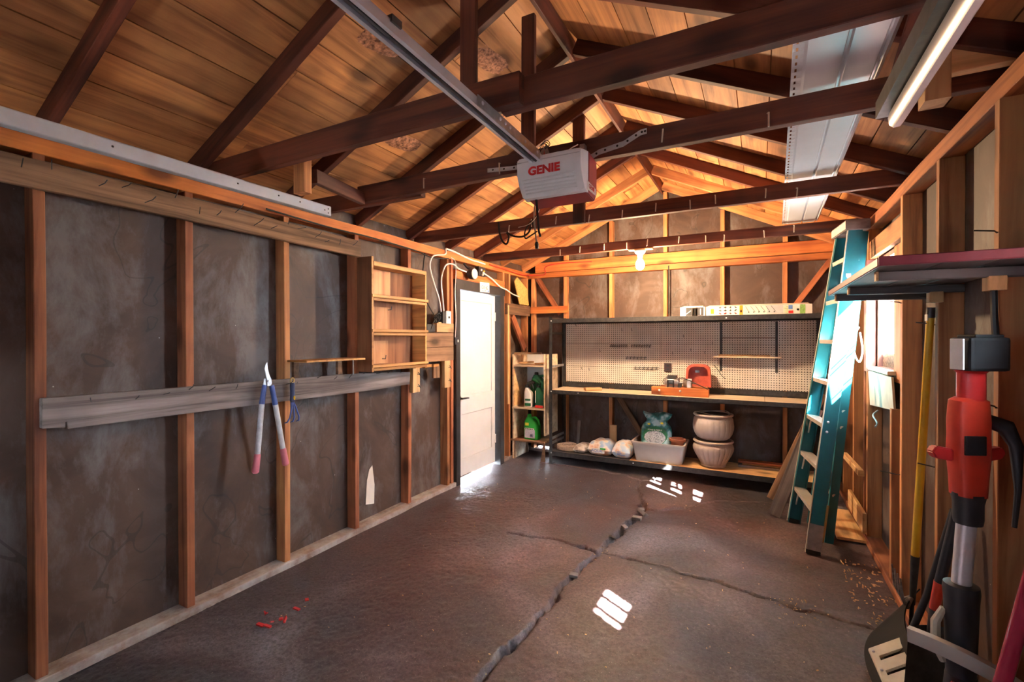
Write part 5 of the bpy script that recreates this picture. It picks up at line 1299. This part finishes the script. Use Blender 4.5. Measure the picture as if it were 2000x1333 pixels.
    MB().lathe([(0.02, 0.0), (0.055, 0.01), (0.060, 0.10), (0.050, 0.30), (0.040, 0.42)], (x - 0.01, y + 0.02, 0), 20).build('cutting_head', 'black_plastic', t, True)
    MB().tube([(x - 0.055, y - 0.035, 0.40), (x + 0.005, y - 0.055, 0.375), (x + 0.06, y - 0.03, 0.36)], [0.02, 0.034, 0.03], 12).build('red_cover', 'dark_red', t, True)
    # curved debris guard
    g = MB(); bm = g.bm; n = 16; P = []
    for k in range(n + 1):
        a = k / n
        c = V((x - 0.155 + 0.30 * a, y - 0.055 + 0.06 * (2 * a - 1) ** 2 + (-0.05) * a, 0.520 + 0.07 * a - 0.165 * a * a))
        P.append((bm.verts.new(c + V((0, 0, 0.020))), bm.verts.new(c + V((0, -0.012, -0.020))), bm.verts.new(c + V((0.012, 0.014, -0.014))), bm.verts.new(c + V((0.012, 0.02, 0.022)))))
    for A, B in zip(P, P[1:]):
        for k in range(4): bm.faces.new((A[k], A[(k + 1) % 4], B[(k + 1) % 4], B[k]))
    bm.faces.new(P[0][::-1]); bm.faces.new(P[-1])
    bmesh.ops.recalc_face_normals(bm, faces=bm.faces[:])
    g.build('debris_guard', 'tub', t, True)
trimmer()
def spade():
    t = thing('spade', 'black-shafted spade with red collar standing between fork and trimmer', 'spade', (0.56, 2.3, 0))
    A, B, C = V((0.668, 2.30, 1.0)), V((0.612, 2.345, 0.60)), V((0.600, 2.36, 0.49))
    MB().tube([V((0.69, 2.29, 1.17)), A, B], 0.0175, 12).build('shaft', 'black_plastic', t, True)
    d = (C - B).normalized()
    MB().tube([B - d * 0.005, C], [0.0185, 0.016], 12).build('collar', 'orange_red', t, True)
    MB().tube([C, C + V((0.0, 0.01, -0.10))], [0.017, 0.02], 12).build('socket', 'dark_steel', t, True)
    bm = bmesh.new(); n, m_ = 10, 12; g = {}
    for i in range(n + 1):
        for j in range(m_ + 1):
            a = 2 * i / n - 1; b = j / m_
            w = 0.088 * (1 if b < 0.72 else math.sqrt(max(0.0, 1 - ((b - 0.72) / 0.285) ** 2)))
            top = V((0.600, 2.36, 0.41)); bot = V((0.560, 2.30, 0.012))
            c = top + (bot - top) * b
            g[i, j] = bm.verts.new(c + V((0.94, 0.34, 0)) * (a * w) + V((0.25, -0.9, 0.0)) * (-0.030 * (1 - a * a)))
    for i in range(n):
        for j in range(m_): bm.faces.new((g[i, j], g[i + 1, j], g[i + 1, j + 1], g[i, j + 1]))
    bmesh.ops.solidify(bm, geom=bm.faces[:], thickness=0.003)
    link('blade', mesh_from(bm, 'blade', True), 'dark_steel', t)
spade()
def snow_shovel():
    t = thing('snow_shovel', 'black scoop shovel with slotted pale lip on the floor at the lower right', 'shovel', (0.55, 2.65, 0))
    # curved scoop tipped on its side, slotted wear strip along its front lip
    bm = bmesh.new(); n, m_ = 16, 10; g = {}
    P0, P1 = V((0.590, 3.02, 0.19)), V((0.470, 2.47, 0.10))
    for i in range(n + 1):
        for j in range(m_ + 1):
            a, b = i / n, j / m_
            c = P0 + (P1 - P0) * a
            arc = -0.085 * math.sin(PI * min(1, a * 0.95)) 
            g[i, j] = bm.verts.new(c + V((0.13 * b, 0.04 * b, 0.17 * b - 0.10)) + V((arc * (1 - 0.3 * b), 0, 0.02 * math.sin(PI * a))))
    for i in range(n):
        for j in range(m_): bm.faces.new((g[i, j], g[i + 1, j], g[i + 1, j + 1], g[i, j + 1]))
    bmesh.ops.recalc_face_normals(bm, faces=bm.faces[:]); bmesh.ops.solidify(bm, geom=bm.faces[:], thickness=0.006)
    zmin = min(v.co.z for v in bm.verts)
    for v in bm.verts: v.co.z += 0.003 - zmin
    link('scoop', mesh_from(bm, 'scoop', True), 'matt_black', t)
    # slotted pale lip: four ribs with dark gaps
    A, B = V((0.455, 2.62, 0.135)), V((0.492, 2.33, 0.075)); u = (B - A) / 7
    w = V((0.115, 0.055, 0.05))
    m = MB()
    for q in range(4):
        p = A + u * 1.78 * q
        m.prism([p, p + u * 1.34, p + u * 1.34 + w, p + w], (0, 0, 0.012), 0.002)
    m.prism([A - w * 0.16, B - w * 0.16, B + w * 0.06, A + w * 0.06], (0, 0, 0.012), 0.002)
    m.prism([A + w * 0.95, B + w * 0.95, B + w * 1.06, A + w * 1.06], (0, 0, 0.012), 0.002)
    m.build('slotted_lip', 'cream', t)
    for q in (0.6, 2.9, 5.4): MB().ball(A + u * q - w * 0.05 + V((0, 0, 0.013)), 0.006, 8, 6).build('rivet', 'galv', t, True)
    MB().prism([A + V((0.02, 0, -0.11)), B + V((0.02, 0, -0.07)), B + V((0.03, 0, 0.0)), A + V((0.03, 0, 0.0))], (0.02, 0.005, 0)).build('lip_support', 'black_plastic', t)
    MB().tube([V((0.60, 2.72, 0.16)), V((0.66, 2.69, 0.40)), V((0.74, 2.66, 0.80))], 0.014, 10).build('shaft', 'black_plastic', t, True)
snow_shovel()
o = thing('broom_handle', 'shiny magenta pole leaning against the right wall at the lower right corner', 'pole', (0.40, 1.56, 0))
MB().tube([(0.395, 1.555, 0.012), (0.72, 1.60, 1.66)], 0.0165, 16).build('pole', 'magenta_rod', o, True)
MB().ball((0.72, 1.60, 1.66), 0.0175, 12, 8).build('pole_tip', 'rubber', o, True)
MB().lathe([(0.022, 0.0), (0.024, 0.03), (0.019, 0.06)], (0.396, 1.555, 0.0), 16).build('ferrule', 'black_plastic', o, True)
# litter: wood chips and broken concrete
rr = random.Random(21)
def chips(lab, n, xa, xb, ya, yb, mat, s):
    m = MB()
    for _ in range(n):
        x, y = rr.uniform(xa, xb), rr.uniform(ya, yb)
        m.box((x, y, 0.010 + 0.5 * s), (s * rr.uniform(.6, 2.4), s * rr.uniform(.4, 1.0), s * 0.35), Quaternion((rr.random(), rr.random(), 1), rr.random() * 6))
    tag(m.build('wood_chips', mat, origin=((xa + xb) / 2, (ya + yb) / 2, 0)), lab, 'chips', kind='stuff')
chips('yellow wood chips scattered along the right wall', 120, 0.48, 0.70, 2.95, 3.9, 'chip', 0.009)
chips('pale wood chips strewn over the floor', 160, -2.5, 0.4, 1.6, 5.1, 'chip', 0.005)
chips('cluster of wood chips by the crosswise floor crack', 40, 0.05, 0.30, 2.9, 3.2, 'chip', 0.006)
chips('red paint marks on the floor by the left wall, built as small scraps', 9, -2.42, -2.25, 1.55, 1.85, 'red', 0.022)  # red paint marks modelled as raised scraps
for i, (x, y, s) in enumerate(((-0.92, 4.02, 0.055), (-0.965, 3.78, 0.04), (-0.90, 4.16, 0.065), (-1.0, 3.55, 0.035), (-0.94, 4.25, 0.05), (-1.06, 2.86, 0.04))):
    m = MB().box((x, y, 0.004), (s * 1.4, s, s * 0.5), Quaternion((0.2, 0.3, 1), i * 1.3), s * 0.12)
    tag(m.build('concrete_chunk', 'stone', origin=(x, y, 0)), 'broken concrete lump in the long floor crack, ' + ('beside the widest gap', 'just before the widest gap', 'largest one by the fork', 'small one near the crosswise crack', 'far end at the fork', 'pale one halfway along')[i], 'concrete lump', 'concrete lumps in the crack')
# ------------------------------------------------------------------ garage door opener and tracks
def opener():
    X0, X1, y0, y1 = -1.022, -0.705, 1.985, 2.215
    t = thing('garage_door_opener', 'white and red garage door opener head hanging from the joists', 'opener', (-0.87, 2.1, 2.3))
    # white front cover: bevelled hood with a sloping lower face
    prof = [(2.10, 2.408), (2.02, 2.402), (1.985, 2.388), (1.982, 2.372), (1.982, 2.312), (2.004, 2.265), (2.045, 2.215), (2.10, 2.215)]
    m = MB(); bm = m.bm; secs = []
    for x, s in ((X0, 0.90), (X0 + 0.012, 0.98), (X0 + 0.03, 1.0), (X1 - 0.03, 1.0), (X1 - 0.012, 0.98), (X1, 0.90)):
        secs.append([bm.verts.new((x, 2.06 + (yy - 2.06) * s, 2.33 + (zz - 2.33) * (s if yy < 2.06 else 1))) for yy, zz in prof])
    for A, B in zip(secs, secs[1:]):
        for k in range(len(prof)): bm.faces.new((A[k], A[(k + 1) % len(prof)], B[(k + 1) % len(prof)], B[k]))
    bm.faces.new(secs[0][::-1]); bm.faces.new(secs[-1])
    bmesh.ops.recalc_face_normals(bm, faces=bm.faces[:])
    cov = m.build('front_cover', 'opener_white', t, True)
    rib = MB()
    for q in range(5):
        u = q / 5.0
        yy, zz = 1.990 + 0.052 * u, 2.282 - 0.062 * u
        rib.tube([(X0 + 0.03, yy - 0.001, zz), (X1 - 0.03, yy - 0.001, zz)], 0.0045, 6)
    rib.build('cover_rib', 'opener_white', cov, True)
    seam = MB().b2((X0 + 0.002, 1.9805, 2.366), (X1 - 0.002, 1.984, 2.369)); seam.build('cover_seam', 'grey_print', cov)
    text('lettering', 'GENIE', 0.052, 'red_print', basis((-0.880, 1.9805, 2.318), (1, 0, 0), (0, 0, 1)), cov, 0.001, 1.10, 0.0022)
    # red chassis behind
    MB().prism([(X0 + 0.02, 2.075, 2.213), (X0 + 0.02, 2.19, 2.200), (X0 + 0.02, 2.225, 2.24), (X0 + 0.02, 2.225, 2.40), (X0 + 0.02, 2.11, 2.412), (X0 + 0.02, 2.102, 2.230)], (X1 - X0 - 0.02, 0, 0), 0.004).build('chassis', 'dark_red', t)
    MB().prism([(X1 + 0.001, 2.075, 2.228), (X1 + 0.001, 2.205, 2.230), (X1 + 0.001, 2.205, 2.262), (X1 + 0.001, 2.075, 2.270)], (0.001, 0, 0)).build('side_label', 'white', t)
    text('lettering', 'GENIE', 0.030, 'red_print', basis((X1 + 0.0026, 2.14, 2.249), (0, 1, 0), (0, 0, 1)), t, 0.0006)
    # hanging straps with holes
    def strap(pts, w):
        m = MB(); P = [V(p) for p in pts]
        for A, B in zip(P, P[1:]):
            d = (B - A); nrm = V((0, 0, 1)); 
            m.prism([A + nrm * w / 2, B + nrm * w / 2, B - nrm * w / 2, A - nrm * w / 2], (0, -0.003, 0))
        o = m.build('hanging_strap', 'galv', t)
        L = sum((B - A).length for A, B in zip(P, P[1:])); hole = MB()
        for A, B in zip(P, P[1:]):
            k = max(2, int((B - A).length / 0.05))
            for q in range(k):
                c = A + (B - A) * ((q + .5) / k) + V((0, -0.0035, 0)); hole.ball(c, 0.0055, 8, 6, (1, 0.2, 1))
        hole.build('strap_hole', 'rubber', o)
    strap([(-0.755, 2.250, 2.435), (-0.70, 2.250, 2.458), (-0.58, 2.250, 2.475), (-0.50, 2.250, 2.512), (-0.47, 2.250, 2.515)], 0.026)
    strap([(-1.34, 2.250, 2.474), (-1.20, 2.250, 2.462), (-1.04, 2.250, 2.455)], 0.022)
    MB().b2((-0.79, 2.215, 2.39), (-0.765, 2.252, 2.50)).build('mounting_bracket', 'steel', t)
    MB().b2((-1.02, 2.215, 2.39), (-0.995, 2.252, 2.48)).build('mounting_bracket', 'steel', t)
    # chain tensioner and wires
    for q in range(3):
        c = V((-0.915 + 0.006 * q, 2.06, 2.455 + 0.006 * q))
        MB().tube([c + V((0.018 * math.cos(a), 0.006 * math.sin(2 * a + q), 0.016 * math.sin(a))) for a in [2 * PI * k / 14 for k in range(15)]], 0.0022, 5).build('wire_coil', 'dark_steel', t, True)
    MB().b2((-0.925, 2.05, 2.415), (-0.908, 2.075, 2.440), 0.003).build('release_knob', 'red', t)
    MB().tube([(-0.90, 2.08, 2.425), (-0.86, 2.10, 2.435), (-0.82, 2.13, 2.445), (-0.805, 2.16, 2.47), (-0.79, 2.19, 2.49)], 0.0028, 6).build('bell_wire', 'white', t, True)
    MB().prism([(-0.93, 2.02, 2.40), (-0.89, 2.10, 2.40), (-0.905, 2.06, 2.465)], (0.003, 0, 0)).build('rail_bracket', 'steel', t)
    MB().tube([(-0.965, 2.08, 2.235), (-0.958, 2.08, 2.15), (-0.952, 2.085, 2.06), (-0.945, 2.085, 2.035)], 0.006, 8).build('power_cord', 'rubber', t, True)
    return t
opener()
# rail
t = thing('opener_rail', 'long grey steel opener rail running to the opener head', 'rail', (-0.92, 0.8, 2.39))
yA, yB = YF + 0.02, 2.07
tilt = lambda m: [setattr(v.co, 'z', v.co.z - 0.028 * (v.co.y - 0.86) / 1.2) for v in m.bm.verts] and m
m = MB()
m.b2((-0.948, yA, 2.412), (-0.892, yB, 2.416)); m.b2((-0.948, yA, 2.384), (-0.944, yB, 2.416)); m.b2((-0.896, yA, 2.384), (-0.892, yB, 2.416))
m.b2((-0.944, yA, 2.384), (-0.934, yB, 2.387)); m.b2((-0.906, yA, 2.384), (-0.896, yB, 2.387))
tilt(m).build('channel', 'galv', t)
tilt(MB().tube([(-0.92, yA, 2.393), (-0.92, yB, 2.393)], 0.007, 8)).build('drive_screw', 'dark_steel', t, True)
tilt(MB().b2((-0.889, 1.42, 2.380), (-0.885, 1.95, 2.420))).build('splice_plate', 'steel', t)
for y in (1.45, 1.58, 1.62, 1.66, 1.80, 1.92): tilt(MB().ball((-0.884, y, 2.402), 0.007, 8, 6, (0.7, 1, 1))).build('bolt', 'galv', t, True)
MB().b2((-0.955, 0.98, 2.405), (-0.885, 1.02, 2.425)).build('clip', 'dark_steel', t)
# horizontal door tracks
def track(lab, x, y1, zc, s):
    t = thing('door_track', lab, 'track', (x, 0.6, zc), 'overhead door tracks')
    h = 0.028; y0 = YF + 0.05
    m = MB()
    sec = [(0, -h), (0, h), (-s * 0.010, h + 0.004), (-s * 0.028, h + 0.003), (-s * 0.030, h - 0.004)]
    prof = [(-s * 0.032, h - 0.008), (-s * 0.032, h + 0.002), (-s * 0.002, h + 0.002), (0, h - 0.003), (0, -h + 0.003), (-s * 0.004, -h), (-s * 0.034, -h - 0.002), (-s * 0.036, -h + 0.010)]
    bm = m.bm; A = []; B = []
    for (dx, dz) in prof: A.append(bm.verts.new((x + dx, y0, zc + dz))); B.append(bm.verts.new((x + dx, y1, zc + dz)))
    for k in range(len(prof) - 1): bm.faces.new((A[k], B[k], B[k + 1], A[k + 1]))
    bmesh.ops.recalc_face_normals(bm, faces=bm.faces[:]); bmesh.ops.solidify(bm, geom=bm.faces[:], thickness=0.002)
    m.build('track_rail', 'galv', t)
    m = MB()
    for y in (0.9, 1.4, 1.62, 1.75): m.ball((x + s * 0.0005, y, zc + 0.004), 0.0045, 8, 6, (0.4, 1, 1))
    for dy, dz in ((0.02, 0.012), (0.02, -0.012), (0.045, 0.0)): m.ball((x + s * 0.0005, y1 - dy, zc + dz), 0.004, 8, 6, (0.4, 1, 1))
    m.build('bolt_hole', 'rubber', t)
    return t
track('bright steel door track along the left side under the joists', -2.25, 1.962, 2.292, 1)
# right track: angle plus round-edged rail
t = thing('door_track', 'bright steel door track with angle iron on the right side', 'track', (0.41, 0.6, 2.31), 'overhead door tracks')
m = MB(); m.b2((0.372, YF + 0.05, 2.338), (0.376, 2.13, 2.395)); m.b2((0.372, YF + 0.05, 2.336), (0.418, 2.13, 2.340)); m.build('angle_iron', 'dark_steel', t)
pr = [(0.418, 2.338), (0.402, 2.330), (0.398, 2.312), (0.402, 2.288), (0.414, 2.276), (0.432, 2.278), (0.440, 2.288)]
bm = bmesh.new(); A = [bm.verts.new((x, YF + 0.05, z)) for x, z in pr]; B = [bm.verts.new((x, 2.08, z)) for x, z in pr]
for k in range(len(pr) - 1): bm.faces.new((A[k], B[k], B[k + 1], A[k + 1]))
bmesh.ops.recalc_face_normals(bm, faces=bm.faces[:]); bmesh.ops.solidify(bm, geom=bm.faces[:], thickness=0.002)
link('track_rail', mesh_from(bm, 'track', True), 'galv', t)
# timber hangers of the tracks
board('track_hanger', (-2.165, 1.70, 2.315), (-2.165, 1.70, 2.52), 0.085, 0.05, (1, 0, 0), 'stud_pale', label='orange upright block holding the left track under the near joist', cat='block')
board('track_hanger', (-2.135, 1.75, 2.42), (-2.29, 2.25, 2.45), 0.075, 0.035, (0, 0, 1), 'rafter', label='short reddish block from the left track hanger to the second joist', cat='block')
t = thing('track_hanger', 'doubled pale upright block holding the right track', 'block', (0.52, 2.16, 2.4))
board('timber', (0.482, 2.15, 2.40), (0.482, 2.15, 2.78), 0.045, 0.085, (1, 0, 0), 'lumber', t)
board('timber', (0.542, 2.155, 2.362), (0.542, 2.155, 2.74), 0.070, 0.085, (1, 0, 0), 'lumber', t)
board('cross_block', (0.58, 2.165, 2.505), (0.80, 2.165, 2.505), 0.10, 0.04, (0, 0, 1), 'lumber', label='pale horizontal board from the right track hanger to the wall', cat='board')
board('cross_block', (0.447, 2.2, 2.43), (0.447, 1.70, 2.60), 0.08, 0.018, (1, 0, 0), 'rafter', label='slanting reddish block beside the right track hanger', cat='block')
# white siding panel resting on the joists
def siding():
    t = thing('siding_panel', 'long white metal siding panel lying across the joists on the right', 'siding panel', (0.27, 3.1, 2.55))
    Y0, Y1, n = 1.50, 4.80, 12
    # cross-section from the nailing flange to the far edge
    sec = [(0.05, 0.004), (0.055, 0.000), (0.145, 0.0), (0.155, 0.008), (0.165, 0.008), (0.172, 0.0), (0.262, 0.0), (0.268, 0.012), (0.276, 0.012), (0.282, 0.0), (0.30, -0.006), (0.318, 0.004), (0.325, 0.0)]
    sec = [(0.038, 0.004), (0.050, 0.000), (0.168, 0.0), (0.174, 0.012), (0.184, 0.012), (0.190, 0.0), (0.288, 0.0), (0.296, 0.010), (0.304, 0.010), (0.310, 0.0), (0.325, 0.014)]
    bm = bmesh.new(); rows = []
    for i in range(n + 1):
        u = i / n; y = Y0 + (Y1 - Y0) * u
        xl = 0.090 + 0.085 * u; sc = (0.40 - 0.09 + (0.445 - 0.175 - 0.31) * u) / 0.325
        z = 2.552 + 0.006 * math.sin(5 * u)
        rows.append([bm.verts.new((xl + a * sc, y, z + b)) for a, b in sec])
    for A, B in zip(rows, rows[1:]):
        for k in range(len(sec) - 1): bm.faces.new((A[k], B[k], B[k + 1], A[k + 1]))
    bmesh.ops.recalc_face_normals(bm, faces=bm.faces[:]); bmesh.ops.solidify(bm, geom=bm.faces[:], thickness=0.0015)
    link('panel_sheet', mesh_from(bm, 'panel_sheet'), 'white_panel', t)
    # slotted nailing flange
    bm = bmesh.new(); N = 132
    for i in range(N):
        u0, u1 = i / N, (i + 1) / N
        def P(u, a): return V((0.090 + 0.085 * u + a, Y0 + (Y1 - Y0) * u, 2.554 + 0.006 * math.sin(5 * u)))
        cuts = [(0.0, 0.011), (0.018, 0.036)] if i % 2 else [(0.0, 0.036)]
        for a, b in cuts: bm.faces.new([bm.verts.new(P(u, c)) for u, c in ((u0, a), (u1, a), (u1, b), (u0, b))])
    bmesh.ops.remove_doubles(bm, verts=bm.verts[:], dist=0.0002)
    bmesh.ops.solidify(bm, geom=bm.faces[:], thickness=0.0012)
    link('nailing_flange', mesh_from(bm, 'flange'), 'white_panel', t)
siding()
# cord bunch on the third joist and the opener's power cord
cable('hanging_cable', 'grey power cord hanging down from the opener to a plug', [(-1.60, 3.43, 2.62), (-1.61, 3.435, 2.50), (-1.60, 3.44, 2.38), (-1.59, 3.44, 2.31)], 0.008, 'steel')
tag(MB().tube([(-1.59, 3.44, 2.315), (-1.59, 3.44, 2.30), (-1.588, 3.44, 2.262)], [0.012, 0.017, 0.014], 10).build('power_plug', 'rubber', None, True, origin=(-1.59, 3.44, 2.29)), 'dark plug at the end of the grey power cord', 'plug')
cable('hanging_cable', 'black cable looped over the cable-hung joist', [(-1.95, 3.45, 2.52), (-1.93, 3.435, 2.42), (-1.90, 3.43, 2.35), (-1.86, 3.43, 2.325), (-1.84, 3.43, 2.38), (-1.86, 3.435, 2.42), (-1.80, 3.43, 2.385), (-1.72, 3.43, 2.37), (-1.66, 3.43, 2.395), (-1.64, 3.44, 2.45), (-1.60, 3.44, 2.53)], 0.008, 'rubber')
cable('hanging_cable', 'second black cable loop beside the grey power cord', [(-1.60, 3.44, 2.52), (-1.66, 3.43, 2.46), (-1.69, 3.425, 2.40), (-1.68, 3.42, 2.35), (-1.63, 3.42, 2.37), (-1.58, 3.43, 2.40)], 0.006, 'rubber')
cable('bell_wire', 'thin white wire drooping from the opener towards the left joist', [(-0.98, 2.232, 2.25), (-1.06, 2.36, 2.29), (-1.25, 2.7, 2.31), (-1.55, 3.2, 2.40), (-1.75, 3.43, 2.45)], 0.0022, 'white')
# ------------------------------------------------------------------ the lit bulb
t = thing('ceiling_light', 'lit bare bulb in a white ceiling holder under the fourth joist', 'light', (-1.05, 4.715, 2.43))
MB().b2((-1.16, 4.69, 2.415), (-0.93, 4.75, 2.427), 0.003).build('mounting_board', 'lumber', t)
MB().lathe([(0.055, 0), (0.055, -0.012), (0.045, -0.03), (0.028, -0.045), (0.024, -0.07)], (-1.05, 4.715, 2.414), 24).build('lamp_holder', 'white', t, True)
MB().lathe([(0.013, -0.02), (0.016, -0.032), (0.030, -0.058), (0.041, -0.085), (0.042, -0.105), (0.034, -0.130), (0.016, -0.145), (0.001, -0.148)], (-1.05, 4.715, 2.364), 24).build('light_bulb', 'bulb', t, True)
# ------------------------------------------------------------------ light, sky, camera
def setup():
    w = bpy.data.worlds.new('sky'); S.world = w; w.use_nodes = True
    nt = w.node_tree; bg = nt.nodes['Background']
    bg.inputs[0].default_value = (0.80, 0.90, 1.0, 1); bg.inputs[1].default_value = SKY
    sun = bpy.data.lights.new('sun', 'SUN'); sun.energy = SUN; sun.angle = math.radians(0.6); sun.color = (1, 0.95, 0.88)
    so = bpy.data.objects.new('sun', sun); COL.objects.link(so)
    so.rotation_euler = V((-1.40, 0.85, -1.55)).to_track_quat('-Z', 'Y').to_euler()
    so.location = (8, -5, 9)
    f, yaw, pitch, roll = 915.0, 0.48587, -0.00608, -0.00103
    F = V((-math.sin(yaw) * math.cos(pitch), math.cos(yaw) * math.cos(pitch), math.sin(pitch)))
    R0 = V((math.cos(yaw), math.sin(yaw), 0)); U0 = R0.cross(F)
    R = R0 * math.cos(roll) + U0 * math.sin(roll); U = -R0 * math.sin(roll) + U0 * math.cos(roll)
    cam = bpy.data.cameras.new('camera'); cam.sensor_width = 36; cam.lens = f * 36 / 2000; cam.clip_start = 0.03
    co = bpy.data.objects.new('camera', cam); COL.objects.link(co)
    m = Matrix((R, U, -F)).transposed().to_4x4(); m.translation = (0, 0, 1.54); co.matrix_world = m
    S.camera = co
    v = S.view_settings; v.view_transform = 'Standard'; v.look = 'None'; v.gamma = 1; v.use_curve_mapping = False; v.exposure = EXPO
SKY, SUN, EXPO = 85.0, 320.0, 0.68
setup()
